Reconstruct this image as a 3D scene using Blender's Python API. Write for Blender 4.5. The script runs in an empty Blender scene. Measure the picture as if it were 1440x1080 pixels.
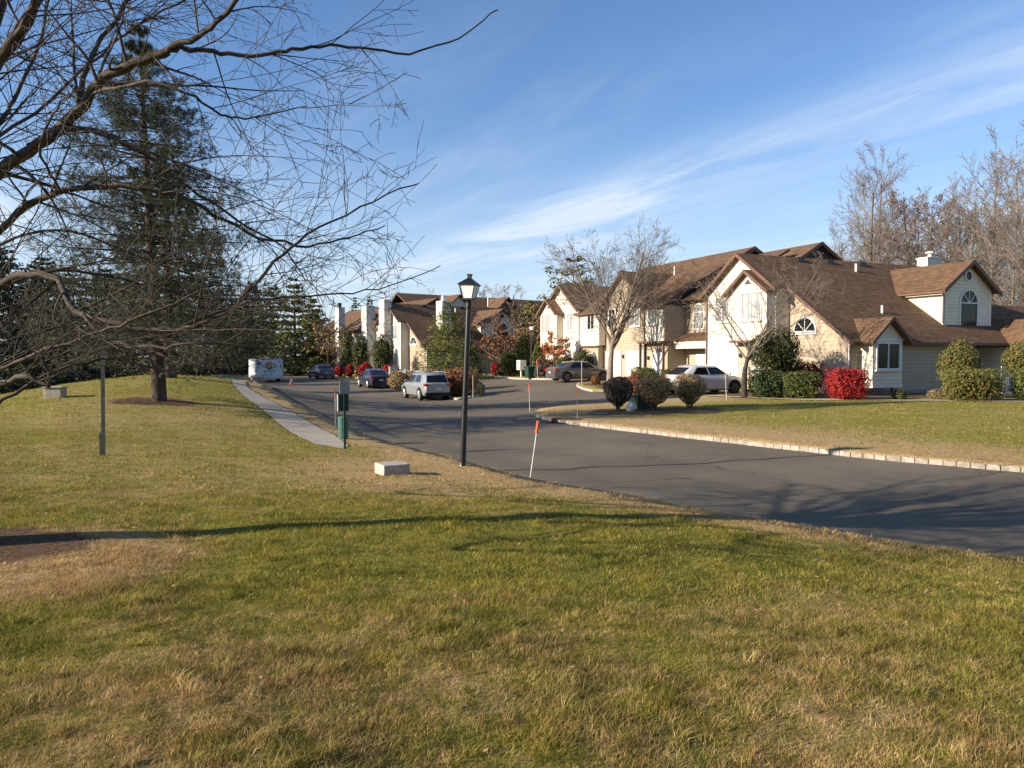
import bpy, bmesh, math, random, time
import numpy as np
from mathutils import Vector, Matrix
from mathutils.geometry import delaunay_2d_cdt
R=math.radians
C=bpy.context.scene.collection
random.seed(7); rng=np.random.default_rng(7)
FX=1040.0; PITCH=math.atan(37/FX); ZC=2.0
# ------------------------------------------------------------------ camera, sky, sun
cam=bpy.data.cameras.new('camera'); co=bpy.data.objects.new('camera',cam); C.objects.link(co)
cam.sensor_width=36; cam.lens=36*FX/1440; cam.clip_start=.05; cam.clip_end=6000
co.location=(0,0,ZC); co.rotation_euler=(math.pi/2-PITCH,0,0)
sc=bpy.context.scene; sc.camera=co
SUN_EL=R(20.5); SDX,SDY=-.942,-.335                      # horizontal direction towards the sun
sun=bpy.data.lights.new('sun','SUN'); so=bpy.data.objects.new('sun',sun); C.objects.link(so)
sun.energy=5.0; sun.angle=R(.53); sun.color=(1,.86,.69)
so.rotation_euler=Vector((SDX*math.cos(SUN_EL),SDY*math.cos(SUN_EL),math.sin(SUN_EL))).to_track_quat('Z','Y').to_euler()
sc.view_settings.view_transform='Standard'; sc.view_settings.look='None'; sc.view_settings.gamma=1
sc.view_settings.exposure=.92
w=bpy.data.worlds.new('World'); sc.world=w; w.use_nodes=True
def nn(nt,typ,**k):
    n=nt.nodes.new(typ)
    for a,b in k.items():
        if a in n.bl_rna.properties.keys(): setattr(n,a,b)
        else: n.inputs[a.replace('_',' ')].default_value=b
    return n
def build_world():
    nt=w.node_tree; nt.nodes.clear(); L=nt.links.new
    out=nn(nt,'ShaderNodeOutputWorld'); bg=nn(nt,'ShaderNodeBackground')
    sky=nn(nt,'ShaderNodeTexSky'); sky.sky_type='NISHITA'; sky.sun_disc=False
    sky.sun_elevation=SUN_EL; sky.sun_rotation=math.atan2(SDX,SDY); sky.altitude=50
    sky.air_density=1.1; sky.dust_density=.35; sky.ozone_density=2.2
    bg.inputs['Strength'].default_value=.076
    tc=nn(nt,'ShaderNodeTexCoord'); sep=nn(nt,'ShaderNodeSeparateXYZ'); L(tc.outputs['Generated'],sep.inputs[0])
    def M(op,a,b=None,c=None):
        m=nn(nt,'ShaderNodeMath',operation=op)
        for i,v in enumerate((a,b,c)):
            if v is None: continue
            if isinstance(v,(int,float)): m.inputs[i].default_value=v
            else: L(v,m.inputs[i])
        return m.outputs[0]
    z=M('MAXIMUM',sep.outputs[2],.03); px=M('DIVIDE',sep.outputs[0],z); py=M('DIVIDE',sep.outputs[1],z)
    s=M('ADD',M('MULTIPLY',px,.885),M('MULTIPLY',py,.465)); t=M('ADD',M('MULTIPLY',px,-.465),M('MULTIPLY',py,.885))
    cv=nn(nt,'ShaderNodeCombineXYZ'); L(M('MULTIPLY',s,1.5),cv.inputs[0]); L(M('MULTIPLY',t,.35),cv.inputs[1])
    n1=nn(nt,'ShaderNodeTexNoise',Scale=1.6,Detail=8.0,Roughness=.62,Distortion=.6); L(cv.outputs[0],n1.inputs['Vector'])
    cv2=nn(nt,'ShaderNodeCombineXYZ'); L(s,cv2.inputs[0]); L(M('MULTIPLY',t,.22),cv2.inputs[1]); cv2.inputs[2].default_value=3.3
    n2=nn(nt,'ShaderNodeTexNoise',Scale=.62,Detail=6.0,Roughness=.6,Distortion=.3); L(cv2.outputs[0],n2.inputs['Vector'])
    wob=M('MULTIPLY',M('SUBTRACT',n2.outputs[0],.5),1.3)
    d=M('ABSOLUTE',M('SUBTRACT',M('ADD',s,wob),2.72))
    def ramp(x,a,b,lo=0.,hi=1.):
        m=nn(nt,'ShaderNodeMapRange',interpolation_type='SMOOTHSTEP'); L(x,m.inputs[0])
        for i,v in enumerate((a,b,lo,hi)): m.inputs[i+1].default_value=v
        return m.outputs[0]
    band=M('MULTIPLY',ramp(d,0.,.75,1.,0.),ramp(n1.outputs[0],.25,.68))
    veil=M('MULTIPLY',ramp(n2.outputs[0],.42,.7),ramp(n1.outputs[0],.3,.75))
    veil=M('MULTIPLY',veil,ramp(sep.outputs[2],.5,.2))
    low=M('MULTIPLY',ramp(sep.outputs[2],.34,.03),M('ADD',M('MULTIPLY',n1.outputs[0],.7),.25))
    a=M('MINIMUM',M('ADD',M('ADD',M('MULTIPLY',band,.5),M('MULTIPLY',veil,.6)),M('MULTIPLY',low,.82)),.85)
    mx=nn(nt,'ShaderNodeMix',data_type='RGBA'); tn=nn(nt,'ShaderNodeVectorMath',operation='MULTIPLY'); L(sky.outputs[0],tn.inputs[0]); tn.inputs[1].default_value=(.85,1.03,1.3)
    L(a,mx.inputs[0]); L(tn.outputs[0],mx.inputs[6]); mx.inputs[7].default_value=(5.7,6.4,7.4,1)
    L(mx.outputs[2],bg.inputs[0]); L(bg.outputs[0],out.inputs[0])
build_world()
# ------------------------------------------------------------------ helpers
def tag(o,label=None,cat=None,group=None,kind=None):
    if label: o['label']=label
    if cat: o['category']=cat
    if group: o['group']=group
    if kind: o['kind']=kind
    return o
def empty(name,loc=(0,0,0),rz=0,label=None,cat=None,group=None):
    o=bpy.data.objects.new(name,None); C.objects.link(o); o.location=loc; o.rotation_euler=(0,0,rz); o.empty_display_size=.2
    return tag(o,label,cat,group)
def ray(px,py):
    x=(px-720)/FX; y=(540-py)/FX
    return (x, math.cos(PITCH)+y*math.sin(PITCH), -math.sin(PITCH)+y*math.cos(PITCH))
def at(px,py,Y):
    r=ray(px,py); return (r[0]*Y/r[1],Y,ZC+r[2]*Y/r[1])
class MB:
    """collects verts/faces; build() links ONE mesh object"""
    def __init__(s): s.v=[]; s.f=[]; s.n=0; s.fa=[]; s.mi=[]
    def add(s,vs,fs,mi=0):
        vs=np.asarray(vs,float).reshape(-1,3); s.v.append(vs)
        for f in fs: s.f.append(tuple(i+s.n for i in f)); s.mi.append(mi)
        s.n+=len(vs)
    def quads(s,vs,fs):                                   # bulk: vs (N,3), fs (M,k) arrays
        s.v.append(np.asarray(vs,float)); s.fa.append(np.asarray(fs)+s.n); s.n+=len(vs)
    def box(s,a,b,mi=0):
        x0,y0,z0=a;x1,y1,z1=b
        s.add([(x0,y0,z0),(x1,y0,z0),(x1,y1,z0),(x0,y1,z0),(x0,y0,z1),(x1,y0,z1),(x1,y1,z1),(x0,y1,z1)],
              [(0,3,2,1),(4,5,6,7),(0,1,5,4),(1,2,6,5),(2,3,7,6),(3,0,4,7)],mi)
    def prism(s,poly,d,mi=0):                             # poly: list of 3D pts, d: offset vector
        n=len(poly); P=np.array(poly,float); Q=P+np.array(d,float)
        s.add(np.vstack([P,Q]),[tuple(range(n-1,-1,-1)),tuple(range(n,2*n))]+[(i,(i+1)%n,n+(i+1)%n,n+i) for i in range(n)],mi)
    def tube(s,pts,rad,k=6,cap=True):
        P=np.asarray(pts,float); n=len(P); rad=np.broadcast_to(rad,(n,))
        T=np.gradient(P,axis=0); T/=np.linalg.norm(T,axis=1)[:,None]+1e-9
        up=np.array([0,0,1.]) if abs(T[0,2])<.9 else np.array([1.,0,0])
        A=np.cross(T,up); A/=np.linalg.norm(A,axis=1)[:,None]+1e-9; B=np.cross(T,A)
        a=np.arange(k)*2*math.pi/k
        V=P[:,None]+rad[:,None,None]*(A[:,None]*np.cos(a)[None,:,None]+B[:,None]*np.sin(a)[None,:,None])
        i=np.arange(n-1)[:,None]*k; j=np.arange(k)[None]; j2=(j+1)%k
        F=np.stack([i+j,i+j2,i+k+j2,i+k+j],-1).reshape(-1,4)
        if cap:
            s.f.append(tuple(s.n+q for q in range(k))); s.mi.append(0); s.f.append(tuple(s.n+(n-1)*k+q for q in range(k-1,-1,-1))); s.mi.append(0)
        s.quads(V.reshape(-1,3),F)
    def lathe(s,prof,k=16,c=(0,0),mi=0):
        n=len(prof); a=np.arange(k)*2*math.pi/k
        V=np.array([[(c[0]+r*math.cos(t),c[1]+r*math.sin(t),z) for t in a] for r,z in prof]).reshape(-1,3)
        F=[(i*k+j,i*k+(j+1)%k,(i+1)*k+(j+1)%k,(i+1)*k+j) for i in range(n-1) for j in range(k)]
        s.add(V,F+[tuple(range(k-1,-1,-1)),tuple(range((n-1)*k,n*k))],mi)
    def build(s,name,mat,parent=None,smooth=False,fix=False,attr=None,bevel=0):
        V=np.vstack(s.v); me=bpy.data.meshes.new(name)
        if s.fa and len(s.fa)>0:
            ks=[f.shape[1] for f in s.fa]; loops=[f.ravel() for f in s.fa]; cnt=[np.full(len(f),f.shape[1]) for f in s.fa]
            mi=[np.zeros(len(f),int) for f in s.fa]
            if s.f: loops.append(np.concatenate([np.array(f) for f in s.f])); cnt.append(np.array([len(f) for f in s.f])); mi.append(np.array(s.mi))
        else:
            loops=[np.concatenate([np.array(f) for f in s.f])]; cnt=[np.array([len(f) for f in s.f])]; mi=[np.array(s.mi)]
        loops=np.concatenate(loops).astype(np.int32); cnt=np.concatenate(cnt).astype(np.int32)
        me.vertices.add(len(V)); me.vertices.foreach_set('co',V.astype(np.float32).ravel())
        me.loops.add(len(loops)); me.loops.foreach_set('vertex_index',loops)
        me.polygons.add(len(cnt)); st=np.concatenate([[0],np.cumsum(cnt)[:-1]]).astype(np.int32)
        me.polygons.foreach_set('loop_start',st); 
        try: me.polygons.foreach_set('loop_total',cnt)
        except Exception: pass
        me.polygons.foreach_set('material_index',np.concatenate(mi).astype(np.int32))
        me.update(calc_edges=True); me.validate()
        for m in (mat if isinstance(mat,(list,tuple)) else [mat]): me.materials.append(m)
        if fix:
            bm=bmesh.new(); bm.from_mesh(me); bmesh.ops.recalc_face_normals(bm,faces=bm.faces); bm.to_mesh(me); bm.free()
        me.polygons.foreach_set('use_smooth',np.full(len(me.polygons),bool(smooth)))
        if attr is not None:
            for an,av in attr.items():
                at_=me.attributes.new(an,'FLOAT','POINT'); at_.data.foreach_set('value',np.asarray(av,np.float32))
        o=bpy.data.objects.new(name,me); C.objects.link(o); o.parent=parent
        if bevel:
            b=o.modifiers.new('bevel','BEVEL'); b.width=bevel; b.segments=2; b.limit_method='ANGLE'; b.angle_limit=R(40)
        return o
def children(o): return [c for c in list(C.objects) if c.parent==o]
def copy_tree(o,parent=None,kids=None):
    c=o.copy(); C.objects.link(c); c.parent=parent
    for ch in children(o): copy_tree(ch,c)
    return c
# ------------------------------------------------------------------ materials
def mat(name,col,rough=.8,col2=None,scale=5.,spec=.3,metal=0.,bump=0.,bscale=30.,detail=4.,fac=(.35,.65),island=0.,coord='Object',stretch=None,sheen=0,trans=0,coat=0):
    m=bpy.data.materials.new(name); m.use_nodes=True; nt=m.node_tree; L=nt.links.new; b=nt.nodes['Principled BSDF']
    b.inputs['Roughness'].default_value=rough; b.inputs['Metallic'].default_value=metal; b.inputs['Specular IOR Level'].default_value=spec
    b.inputs['Coat Weight'].default_value=coat
    b.inputs['Base Color'].default_value=(*col,1)
    tc=nn(nt,'ShaderNodeTexCoord'); vec=tc.outputs[coord]
    if stretch:
        mp=nn(nt,'ShaderNodeMapping'); mp.inputs['Scale'].default_value=stretch; L(vec,mp.inputs[0]); vec=mp.outputs[0]
    cur=None
    if col2:
        n=nn(nt,'ShaderNodeTexNoise',Scale=scale,Detail=detail,Roughness=.6); L(vec,n.inputs['Vector'])
        r=nn(nt,'ShaderNodeMapRange'); L(n.outputs[0],r.inputs[0]); r.inputs[1].default_value=fac[0]; r.inputs[2].default_value=fac[1]
        x=nn(nt,'ShaderNodeMix',data_type='RGBA'); L(r.outputs[0],x.inputs[0]); x.inputs[6].default_value=(*col,1); x.inputs[7].default_value=(*col2,1); cur=x.outputs[2]
    if island:
        g=nn(nt,'ShaderNodeNewGeometry'); r=nn(nt,'ShaderNodeMapRange'); L(g.outputs['Random Per Island'],r.inputs[0]); r.inputs[3].default_value=1-island; r.inputs[4].default_value=1+island
        x=nn(nt,'ShaderNodeVectorMath',operation='SCALE'); 
        if cur: L(cur,x.inputs[0])
        else: x.inputs[0].default_value=col
        L(r.outputs[0],x.inputs['Scale']); cur=x.outputs[0]
    if cur: L(cur,b.inputs['Base Color'])
    if bump:
        n=nn(nt,'ShaderNodeTexNoise',Scale=bscale,Detail=5.); L(vec,n.inputs['Vector']); bp=nn(nt,'ShaderNodeBump',Strength=bump,Distance=.02); L(n.outputs[0],bp.inputs['Height']); L(bp.outputs[0],b.inputs['Normal'])
    return m
def siding(name,c1,c2):
    m=mat(name,c1,.6,c2,1.3,spec=.25); nt=m.node_tree; L=nt.links.new; b=nt.nodes['Principled BSDF']
    tc=nn(nt,'ShaderNodeTexCoord'); s=nn(nt,'ShaderNodeSeparateXYZ'); L(tc.outputs['Object'],s.inputs[0])
    f=nn(nt,'ShaderNodeMath',operation='MULTIPLY'); L(s.outputs[2],f.inputs[0]); f.inputs[1].default_value=1/.2
    g=nn(nt,'ShaderNodeMath',operation='FRACT'); L(f.outputs[0],g.inputs[0])
    bp=nn(nt,'ShaderNodeBump',Strength=.9,Distance=.025,invert=True); L(g.outputs[0],bp.inputs['Height']); L(bp.outputs[0],b.inputs['Normal'])
    # thin darker line under each board lap
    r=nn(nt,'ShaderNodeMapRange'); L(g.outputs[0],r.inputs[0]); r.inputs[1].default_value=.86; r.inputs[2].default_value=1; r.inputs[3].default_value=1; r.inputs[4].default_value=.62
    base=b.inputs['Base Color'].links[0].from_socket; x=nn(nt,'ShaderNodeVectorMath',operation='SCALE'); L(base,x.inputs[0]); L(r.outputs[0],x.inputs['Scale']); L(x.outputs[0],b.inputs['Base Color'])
    return m
def shingle(name,c1,c2,c3):
    m=mat(name,c1,.9,c2,2.2,spec=.15); nt=m.node_tree; L=nt.links.new; b=nt.nodes['Principled BSDF']
    tc=nn(nt,'ShaderNodeTexCoord'); s=nn(nt,'ShaderNodeSeparateXYZ'); L(tc.outputs['Object'],s.inputs[0])
    cb=nn(nt,'ShaderNodeCombineXYZ'); a=nn(nt,'ShaderNodeMath',operation='ADD'); L(s.outputs[0],a.inputs[0]); L(s.outputs[1],a.inputs[1]); L(a.outputs[0],cb.inputs[0]); L(s.outputs[2],cb.inputs[1])
    br=nn(nt,'ShaderNodeTexBrick',Scale=1.,Mortar_Size=.012); br.inputs['Brick Width'].default_value=.33; br.inputs['Row Height'].default_value=.11; br.inputs['Bias'].default_value=.0
    br.inputs['Color1'].default_value=(1.15,1.15,1.15,1); br.inputs['Color2'].default_value=(.78,.78,.78,1); br.inputs['Mortar'].default_value=(.45,.45,.45,1)
    L(cb.outputs[0],br.inputs[0]); base=b.inputs['Base Color'].links[0].from_socket
    x=nn(nt,'ShaderNodeVectorMath',operation='MULTIPLY'); L(base,x.inputs[0]); L(br.outputs[0],x.inputs[1]); L(x.outputs[0],b.inputs['Base Color'])
    bp=nn(nt,'ShaderNodeBump',Strength=.5,Distance=.02); L(br.outputs[0],bp.inputs['Height']); L(bp.outputs[0],b.inputs['Normal'])
    return m
M={}
M['cream']=siding('cream siding',(.76,.7,.56),(.7,.63,.49)); M['tan']=siding('tan siding',(.43,.345,.245),(.375,.3,.21))
M['roof']=shingle('brown shingles',(.135,.08,.047),(.18,.11,.064),0); M['trimb']=mat('brown trim',(.12,.068,.048),.6,(.16,.09,.062),3)
M['white']=mat('white trim',(.74,.73,.68),.5,(.66,.65,.6),4); M['stucco']=mat('stucco',(.62,.61,.56),.8,(.56,.55,.5),6,bump=.2)
M['pane']=mat('window glass',(.01,.012,.015),.12,spec=.2); M['blind']=mat('window with blinds',(.23,.24,.24),.12,(.42,.42,.4),1,spec=.8,stretch=(9,9,.2),detail=1)
M['louver']=mat('louver grey',(.06,.055,.055),.7); M['door']=mat('painted door',(.6,.59,.56),.45,(.55,.54,.5),3)
M['found']=mat('foundation',(.3,.29,.27),.9,(.2,.19,.18),4,bump=.3)
M['black']=mat('black paint',(.012,.012,.013),.38,spec=.5); M['blackm']=mat('black matt',(.015,.015,.015),.8)
M['milk']=mat('milky lamp glass',(.78,.78,.74),.35,(.7,.69,.64),6); M['galv']=mat('galvanised steel',(.2,.19,.17),.55,(.28,.27,.25),12,metal=.5)
M['orange']=mat('orange reflector',(.85,.13,.06),.45); M['rodw']=mat('white rod',(.65,.64,.6),.5,(.5,.48,.44),8)
M['greenp']=mat('green plastic',(.035,.1,.075),.55,(.06,.14,.11),5); M['greend']=mat('dark green paint',(.012,.04,.032),.5,(.02,.055,.045),6)
M['alu']=mat('aluminium sheet',(.42,.45,.47),.45,(.5,.52,.54),3,metal=.4); M['conc']=mat('concrete',(.33,.3,.25),.9,(.46,.43,.37),9,bump=.5,bscale=60)
M['pebble']=mat('pebble concrete',(.2,.155,.12),.9,(.3,.24,.19),60,bump=.6,bscale=80,fac=(.4,.6))
M['bark']=mat('grey bark',(.03,.024,.02),.9,(.075,.061,.05),9,bump=.6,bscale=25,stretch=(1,1,.3)); M['twig']=mat('twig bark',(.04,.031,.026),.85,(.1,.078,.062),3)
M['barkd']=mat('dark pine bark',(.042,.03,.024),.95,(.09,.065,.05),8,bump=.8,bscale=20,stretch=(1,1,.3))
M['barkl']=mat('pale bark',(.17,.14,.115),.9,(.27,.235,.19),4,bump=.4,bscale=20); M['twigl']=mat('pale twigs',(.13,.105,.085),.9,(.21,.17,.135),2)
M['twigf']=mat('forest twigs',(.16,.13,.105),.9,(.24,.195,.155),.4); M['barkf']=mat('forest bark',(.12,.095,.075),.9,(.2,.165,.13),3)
def leafm(name,a,b,isl=.45,scale=2.): 
    m=mat(name,a,.65,b,scale,spec=.25,island=isl); m.node_tree.nodes['Principled BSDF'].inputs['Subsurface Weight'].default_value=0; return m
M['needle']=leafm('pine needles',(.042,.056,.032),(.1,.112,.055)); M['spruce']=leafm('spruce needles',(.018,.032,.016),(.035,.05,.022),scale=.6)
M['pineY']=leafm('yellow green pine needles',(.055,.08,.02),(.19,.175,.035),scale=.5); M['ever']=leafm('evergreen leaves',(.045,.065,.016),(.12,.13,.03),scale=1.4)
M['yew']=leafm('yew leaves',(.035,.045,.014),(.08,.085,.025),scale=1.2); M['yewr']=leafm('bronzed hedge leaves',(.075,.095,.022),(.16,.125,.034),scale=2.2)
M['holly']=leafm('green hedge leaves',(.025,.045,.015),(.06,.085,.025)); M['dry']=leafm('brown dry leaves',(.22,.165,.08),(.33,.21,.095),scale=3)
M['rust']=leafm('rust brown leaves',(.17,.075,.035),(.26,.12,.045),scale=2); M['red']=leafm('burning bush leaves',(.22,.012,.014),(.34,.026,.022),isl=.5)
M['orangel']=leafm('orange maple leaves',(.3,.095,.035),(.46,.15,.05)); M['goldl']=leafm('gold leaves',(.28,.19,.06),(.4,.25,.09)); M['purple']=leafm('purplish twig mass',(.11,.07,.06),(.16,.1,.08))
M['blackleaf']=leafm('dark bush leaves',(.065,.048,.034),(.11,.08,.052)); M['tyre']=mat('tyre',(.015,.015,.015),.85); M['rim']=mat('alloy rim',(.4,.4,.41),.35,metal=.7)
M['rimd']=mat('dark rim',(.1,.1,.1),.4,metal=.7); M['cglass']=mat('car glass',(.01,.012,.015),.08,spec=.4); M['tail']=mat('tail lamp',(.35,.01,.012),.2,spec=.8); M['headl']=mat('clear lamp',(.6,.6,.62),.15,spec=.9)
M['plate']=mat('number plate',(.6,.58,.45),.4); M['belg']=mat('granite block',(.27,.235,.195),.9,(.42,.375,.315),9,bump=.5,bscale=40,island=.22)
M['trail']=mat('white trailer sheet',(.56,.6,.64),.35,(.5,.54,.58),1.5,spec=.5); M['leaff']=leafm('fallen leaves',(.2,.12,.06),(.38,.26,.15),scale=20)
# ------------------------------------------------------------------ terrain
ctrl=[(1,(650,655,13.3)),(0,(0,2,.45)),(0,(-4,2.5,.5)),(0,(3,2.2,.36)),(0,(-5.2,6,.42)),(0,(1.3,7.2,.27)),(0,(4.9,7.1,.02)),(0,(3.1,8.5,.06)),(0,(9,4,.0)),(0,(9,13,.0)),
 (1,(615,563,44)),(1,(515,545.5,57)),(1,(450,531.7,74)),(1,(385,537,71)),(1,(409,539.5,63)),(1,(362,547,53)),(1,(443,612,19)),
 (0,(17.3,38,.06)),(0,(26,42,.08)),(0,(34,45,.1)),(0,(12.5,36,.08)),(0,(8.5,23.5,.03)),(0,(14,24,.1)),(0,(23,27,.1)),(0,(12,41,.12)),(1,(800,534,54)),(0,(0,62,.25)),(0,(4,75,.4)),
 (0,(1.9,24.3,-.02)),(0,(.7,27,-.08)),(1,(677,557,43)),(0,(-9,80,.1)),(0,(-2,95,.3)),(1,(225,562,22)),(1,(143,641,13)),(1,(255,526,33)),(1,(200,535,28)),(1,(300,533,52)),(0,(-19,52,.1)),
 (0,(-22,27,.05)),(0,(-18,18,.1)),(0,(-14,12,.3)),(0,(-10,8,.42)),(0,(-30,45,-.4)),(0,(-26,70,-.3)),(0,(-6.5,30,-.12)),(0,(-4.5,22,.0)),(0,(-8.6,19,.45)),(0,(-2.5,30,-.2)),
 (0,(-8,12,.36)),(0,(-3.3,9.8,.24)),(0,(-20,100,.1)),(0,(-60,60,-.5)),(0,(-60,110,.2)),(0,(60,60,.6)),(0,(50,20,0)),(0,(60,110,1)),(0,(0,130,.6)),(0,(-50,0,.4)),(0,(0,-40,.6)),(0,(50,-40,.2)),(0,(150,150,1)),(0,(-150,150,.5)),(0,(0,300,1.)),(0,(200,0,.5)),(0,(-200,0,.5)),(0,(0,-200,.5))]
K=np.array([at(*c[1]) if c[0] else c[1] for c in ctrl],float)
def _U(r2): return .5*r2*np.log(r2+1e-9)
def _fit():
    n=len(K); D=((K[:,None,:2]-K[None,:,:2])**2).sum(-1); A=_U(D)+np.eye(n)*4.0
    P=np.c_[np.ones(n),K[:,:2]]; S=np.block([[A,P],[P.T,np.zeros((3,3))]])
    return np.linalg.solve(S,np.r_[K[:,2],0,0,0])
_W=_fit()
def T(x,y):
    x=np.asarray(x,float); y=np.asarray(y,float); sh=x.shape; X=np.c_[x.ravel(),y.ravel()]
    out=np.empty(len(X))
    for i in range(0,len(X),20000):
        c=X[i:i+20000]; D=((c[:,None]-K[None,:,:2])**2).sum(-1); out[i:i+20000]=_U(D)@_W[:-3]+np.c_[np.ones(len(c)),c]@_W[-3:]
    r=np.hypot(X[:,0],X[:,1]); f=np.clip((r-130)/120,0,1); f=f*f*(3-2*f); out=out*(1-f)+1.*f
    near=np.clip(1-r/70,0,1); out=out+near*.018*(np.sin(X[:,0]*1.9+1)*np.sin(X[:,1]*1.6)+.6*np.sin(X[:,0]*3.7+X[:,1]*2.3))*(1)
    return out.reshape(sh) if sh else float(out[0])
def gp(px,py,dz=0.):
    r=ray(px,py); ts=np.exp(np.linspace(math.log(2),math.log(220),1500)); X=ts*r[0];Y=ts*r[1];Z=ZC+ts*r[2]
    d=Z-(T(X,Y)+dz); k=np.argmax(d<0)
    if d[k]>=0: k=len(ts)-1
    return (float(X[k]),float(Y[k]))
def spot(px,Y,dz=0): 
    X=(px-720)/FX*Y; return (X,Y,T(X,Y)+dz)
AF=(17.34,38.0,R(23.9))
def loc(fr,u,v): c,s=math.cos(fr[2]),math.sin(fr[2]); return (fr[0]+u*c-v*s, fr[1]+u*s+v*c)
A_=lambda u,v: loc(AF,u,v)
G=lambda *p: gp(*p,dz=-.1)
def chaikin(P,it=1):
    for _ in range(it):
        Q=[]
        for a,b in zip(P[:-1],P[1:]): Q+= [(a[0]*.75+b[0]*.25,a[1]*.75+b[1]*.25),(a[0]*.25+b[0]*.75,a[1]*.25+b[1]*.75)]
        P=[P[0]]+Q+[P[-1]]
    return P
def resamp(P,step):
    out=[P[0]]
    for a,b in zip(P[:-1],P[1:]):
        d=math.dist(a,b); n=max(1,int(d/step))
        for i in range(1,n+1): out.append((a[0]+(b[0]-a[0])*i/n,a[1]+(b[1]-a[1])*i/n))
    return out
left_edge=chaikin([(60,-8),(40,-4),(14,2.9),(8,5.4)]+[G(*p) for p in [(1440,802),(1293,782),(1173,762),(1060,740),(960,722),(900,708),(753,683),(707,671),(670,660),(580,635),(500,612),(440,583),(400,561),(375,548),(350,535)]]+[(-30,88),(-45,97),(-90,104)],1)
far_edge=chaikin([(-90,112),(-42,106),(-27,98)]+[(-20.5,86),(-16.3,76),(-12.4,66),G(562,545.5)],1)+[G(582,549),G(600,552.5),G(622,557),G(645,562.5)]
islL=[G(677,557),(-2.2,55),(-3.0,63)]
back=chaikin([(-3.9,68.5),(-3.5,70.5),(-1.2,70.5),(-.3,66),(0.,63),(1.5,60.3),(3.,57.7),(4.4,57.5)],1)
dw2=[A_(-1.5,23.0),A_(-1.5,16.7)]
isl2=chaikin([A_(-6.3,16.5),A_(-7.2,16.2),A_(-9.2,10.6),A_(-8.4,10.2)],1)
dw1=[A_(-1.5,10.2),A_(-1.5,3.6)]
isl1=chaikin([A_(-7.8,3.4),G(1000,558),G(985,561)],1)
isb=chaikin([G(950,563),G(900,567),G(850,570),G(790,574),G(762,577),G(750,583),G(762,590),G(800,597),G(860,604),G(960,616),G(1080,629),G(1160,638),G(1300,652),G(1440,665),(14,10.4),(30,6.2),(60,-1)],1)
outline=left_edge+far_edge+islL+back+dw2+isl2+dw1+isl1+isb
outline=resamp(outline+[outline[0]],1.2)[:-1]
SW=[gp(*p) for p in [(484,632),(443,625),(397,600),(355,566),(328,542),(313,531)]]+[(-36,86),(-60,96),(-61,97.6),(-35,88)]+[gp(*p) for p in [(330,532.5),(347,544),(377,562),(433,593),(470,612),(490,627)]]
SW=resamp(SW+[SW[0]],1.0)[:-1]
PT=[gp(995,557),gp(1060,560),gp(1130,563),gp(1300,564),gp(1440,565.5)]
PT=PT+[(40,33),(40,34.2)]+[(x,y+1.15) for x,y in PT[::-1]]
PT=resamp(PT+[PT[0]],1.5)[:-1]
def inside(poly,X):
    P=np.array(poly); x=X[:,0];y=X[:,1]; r=np.zeros(len(X),bool)
    for (x0,y0),(x1,y1) in zip(P,np.roll(P,-1,0)):
        c=((y0>y)!=(y1>y))&(x<(x1-x0)*(y-y0)/(y1-y0+1e-12)+x0); r^=c
    return r
def dist(poly,X,closed=True):
    P=np.array(poly); Q=np.roll(P,-1,0)
    if not closed: P,Q=P[:-1],Q[:-1]
    d=np.full(len(X),1e9)
    for a,b in zip(P,Q):
        ab=b-a; t=np.clip(((X-a)@ab)/(ab@ab+1e-12),0,1); d=np.minimum(d,np.hypot(*(X-a-t[:,None]*ab).T))
    return d
def sheet(poly,step_fn,dz,name,material,pts=None):
    P=[Vector(p) for p in poly]; X=pts
    X=X[inside(poly,X)]; X=X[dist(poly,X)>.25]
    vs=P+[Vector(p) for p in X]
    r=delaunay_2d_cdt(vs,[(i,(i+1)%len(P)) for i in range(len(P))],[list(range(len(P)))],1,1e-5)
    V=np.array([(v[0],v[1]) for v in r[0]]); z=T(V[:,0],V[:,1])+dz
    mb=MB(); F=[f if (V[f[1]][0]-V[f[0]][0])*(V[f[2]][1]-V[f[0]][1])-(V[f[2]][0]-V[f[0]][0])*(V[f[1]][1]-V[f[0]][1])>0 else f[::-1] for f in r[2]]
    mb.add(np.c_[V,z],F); return mb.build(name,material,smooth=True)
# polar point cloud round the camera
pc=[]
rr=1.2
while rr<3500:
    k=1.035 if rr<40 else (1.05 if rr<150 else 1.2)
    for a in list(np.arange(-50,50.1,1.0 if rr<60 else 1.5))+list(np.arange(56,304,8.)):
        a2=R(a+rng.uniform(-.3,.3)); q=rr*(1+rng.uniform(-.008,.008)); pc.append((q*math.sin(a2),q*math.cos(a2)))
    rr*=k
pc=np.array(pc)
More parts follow.
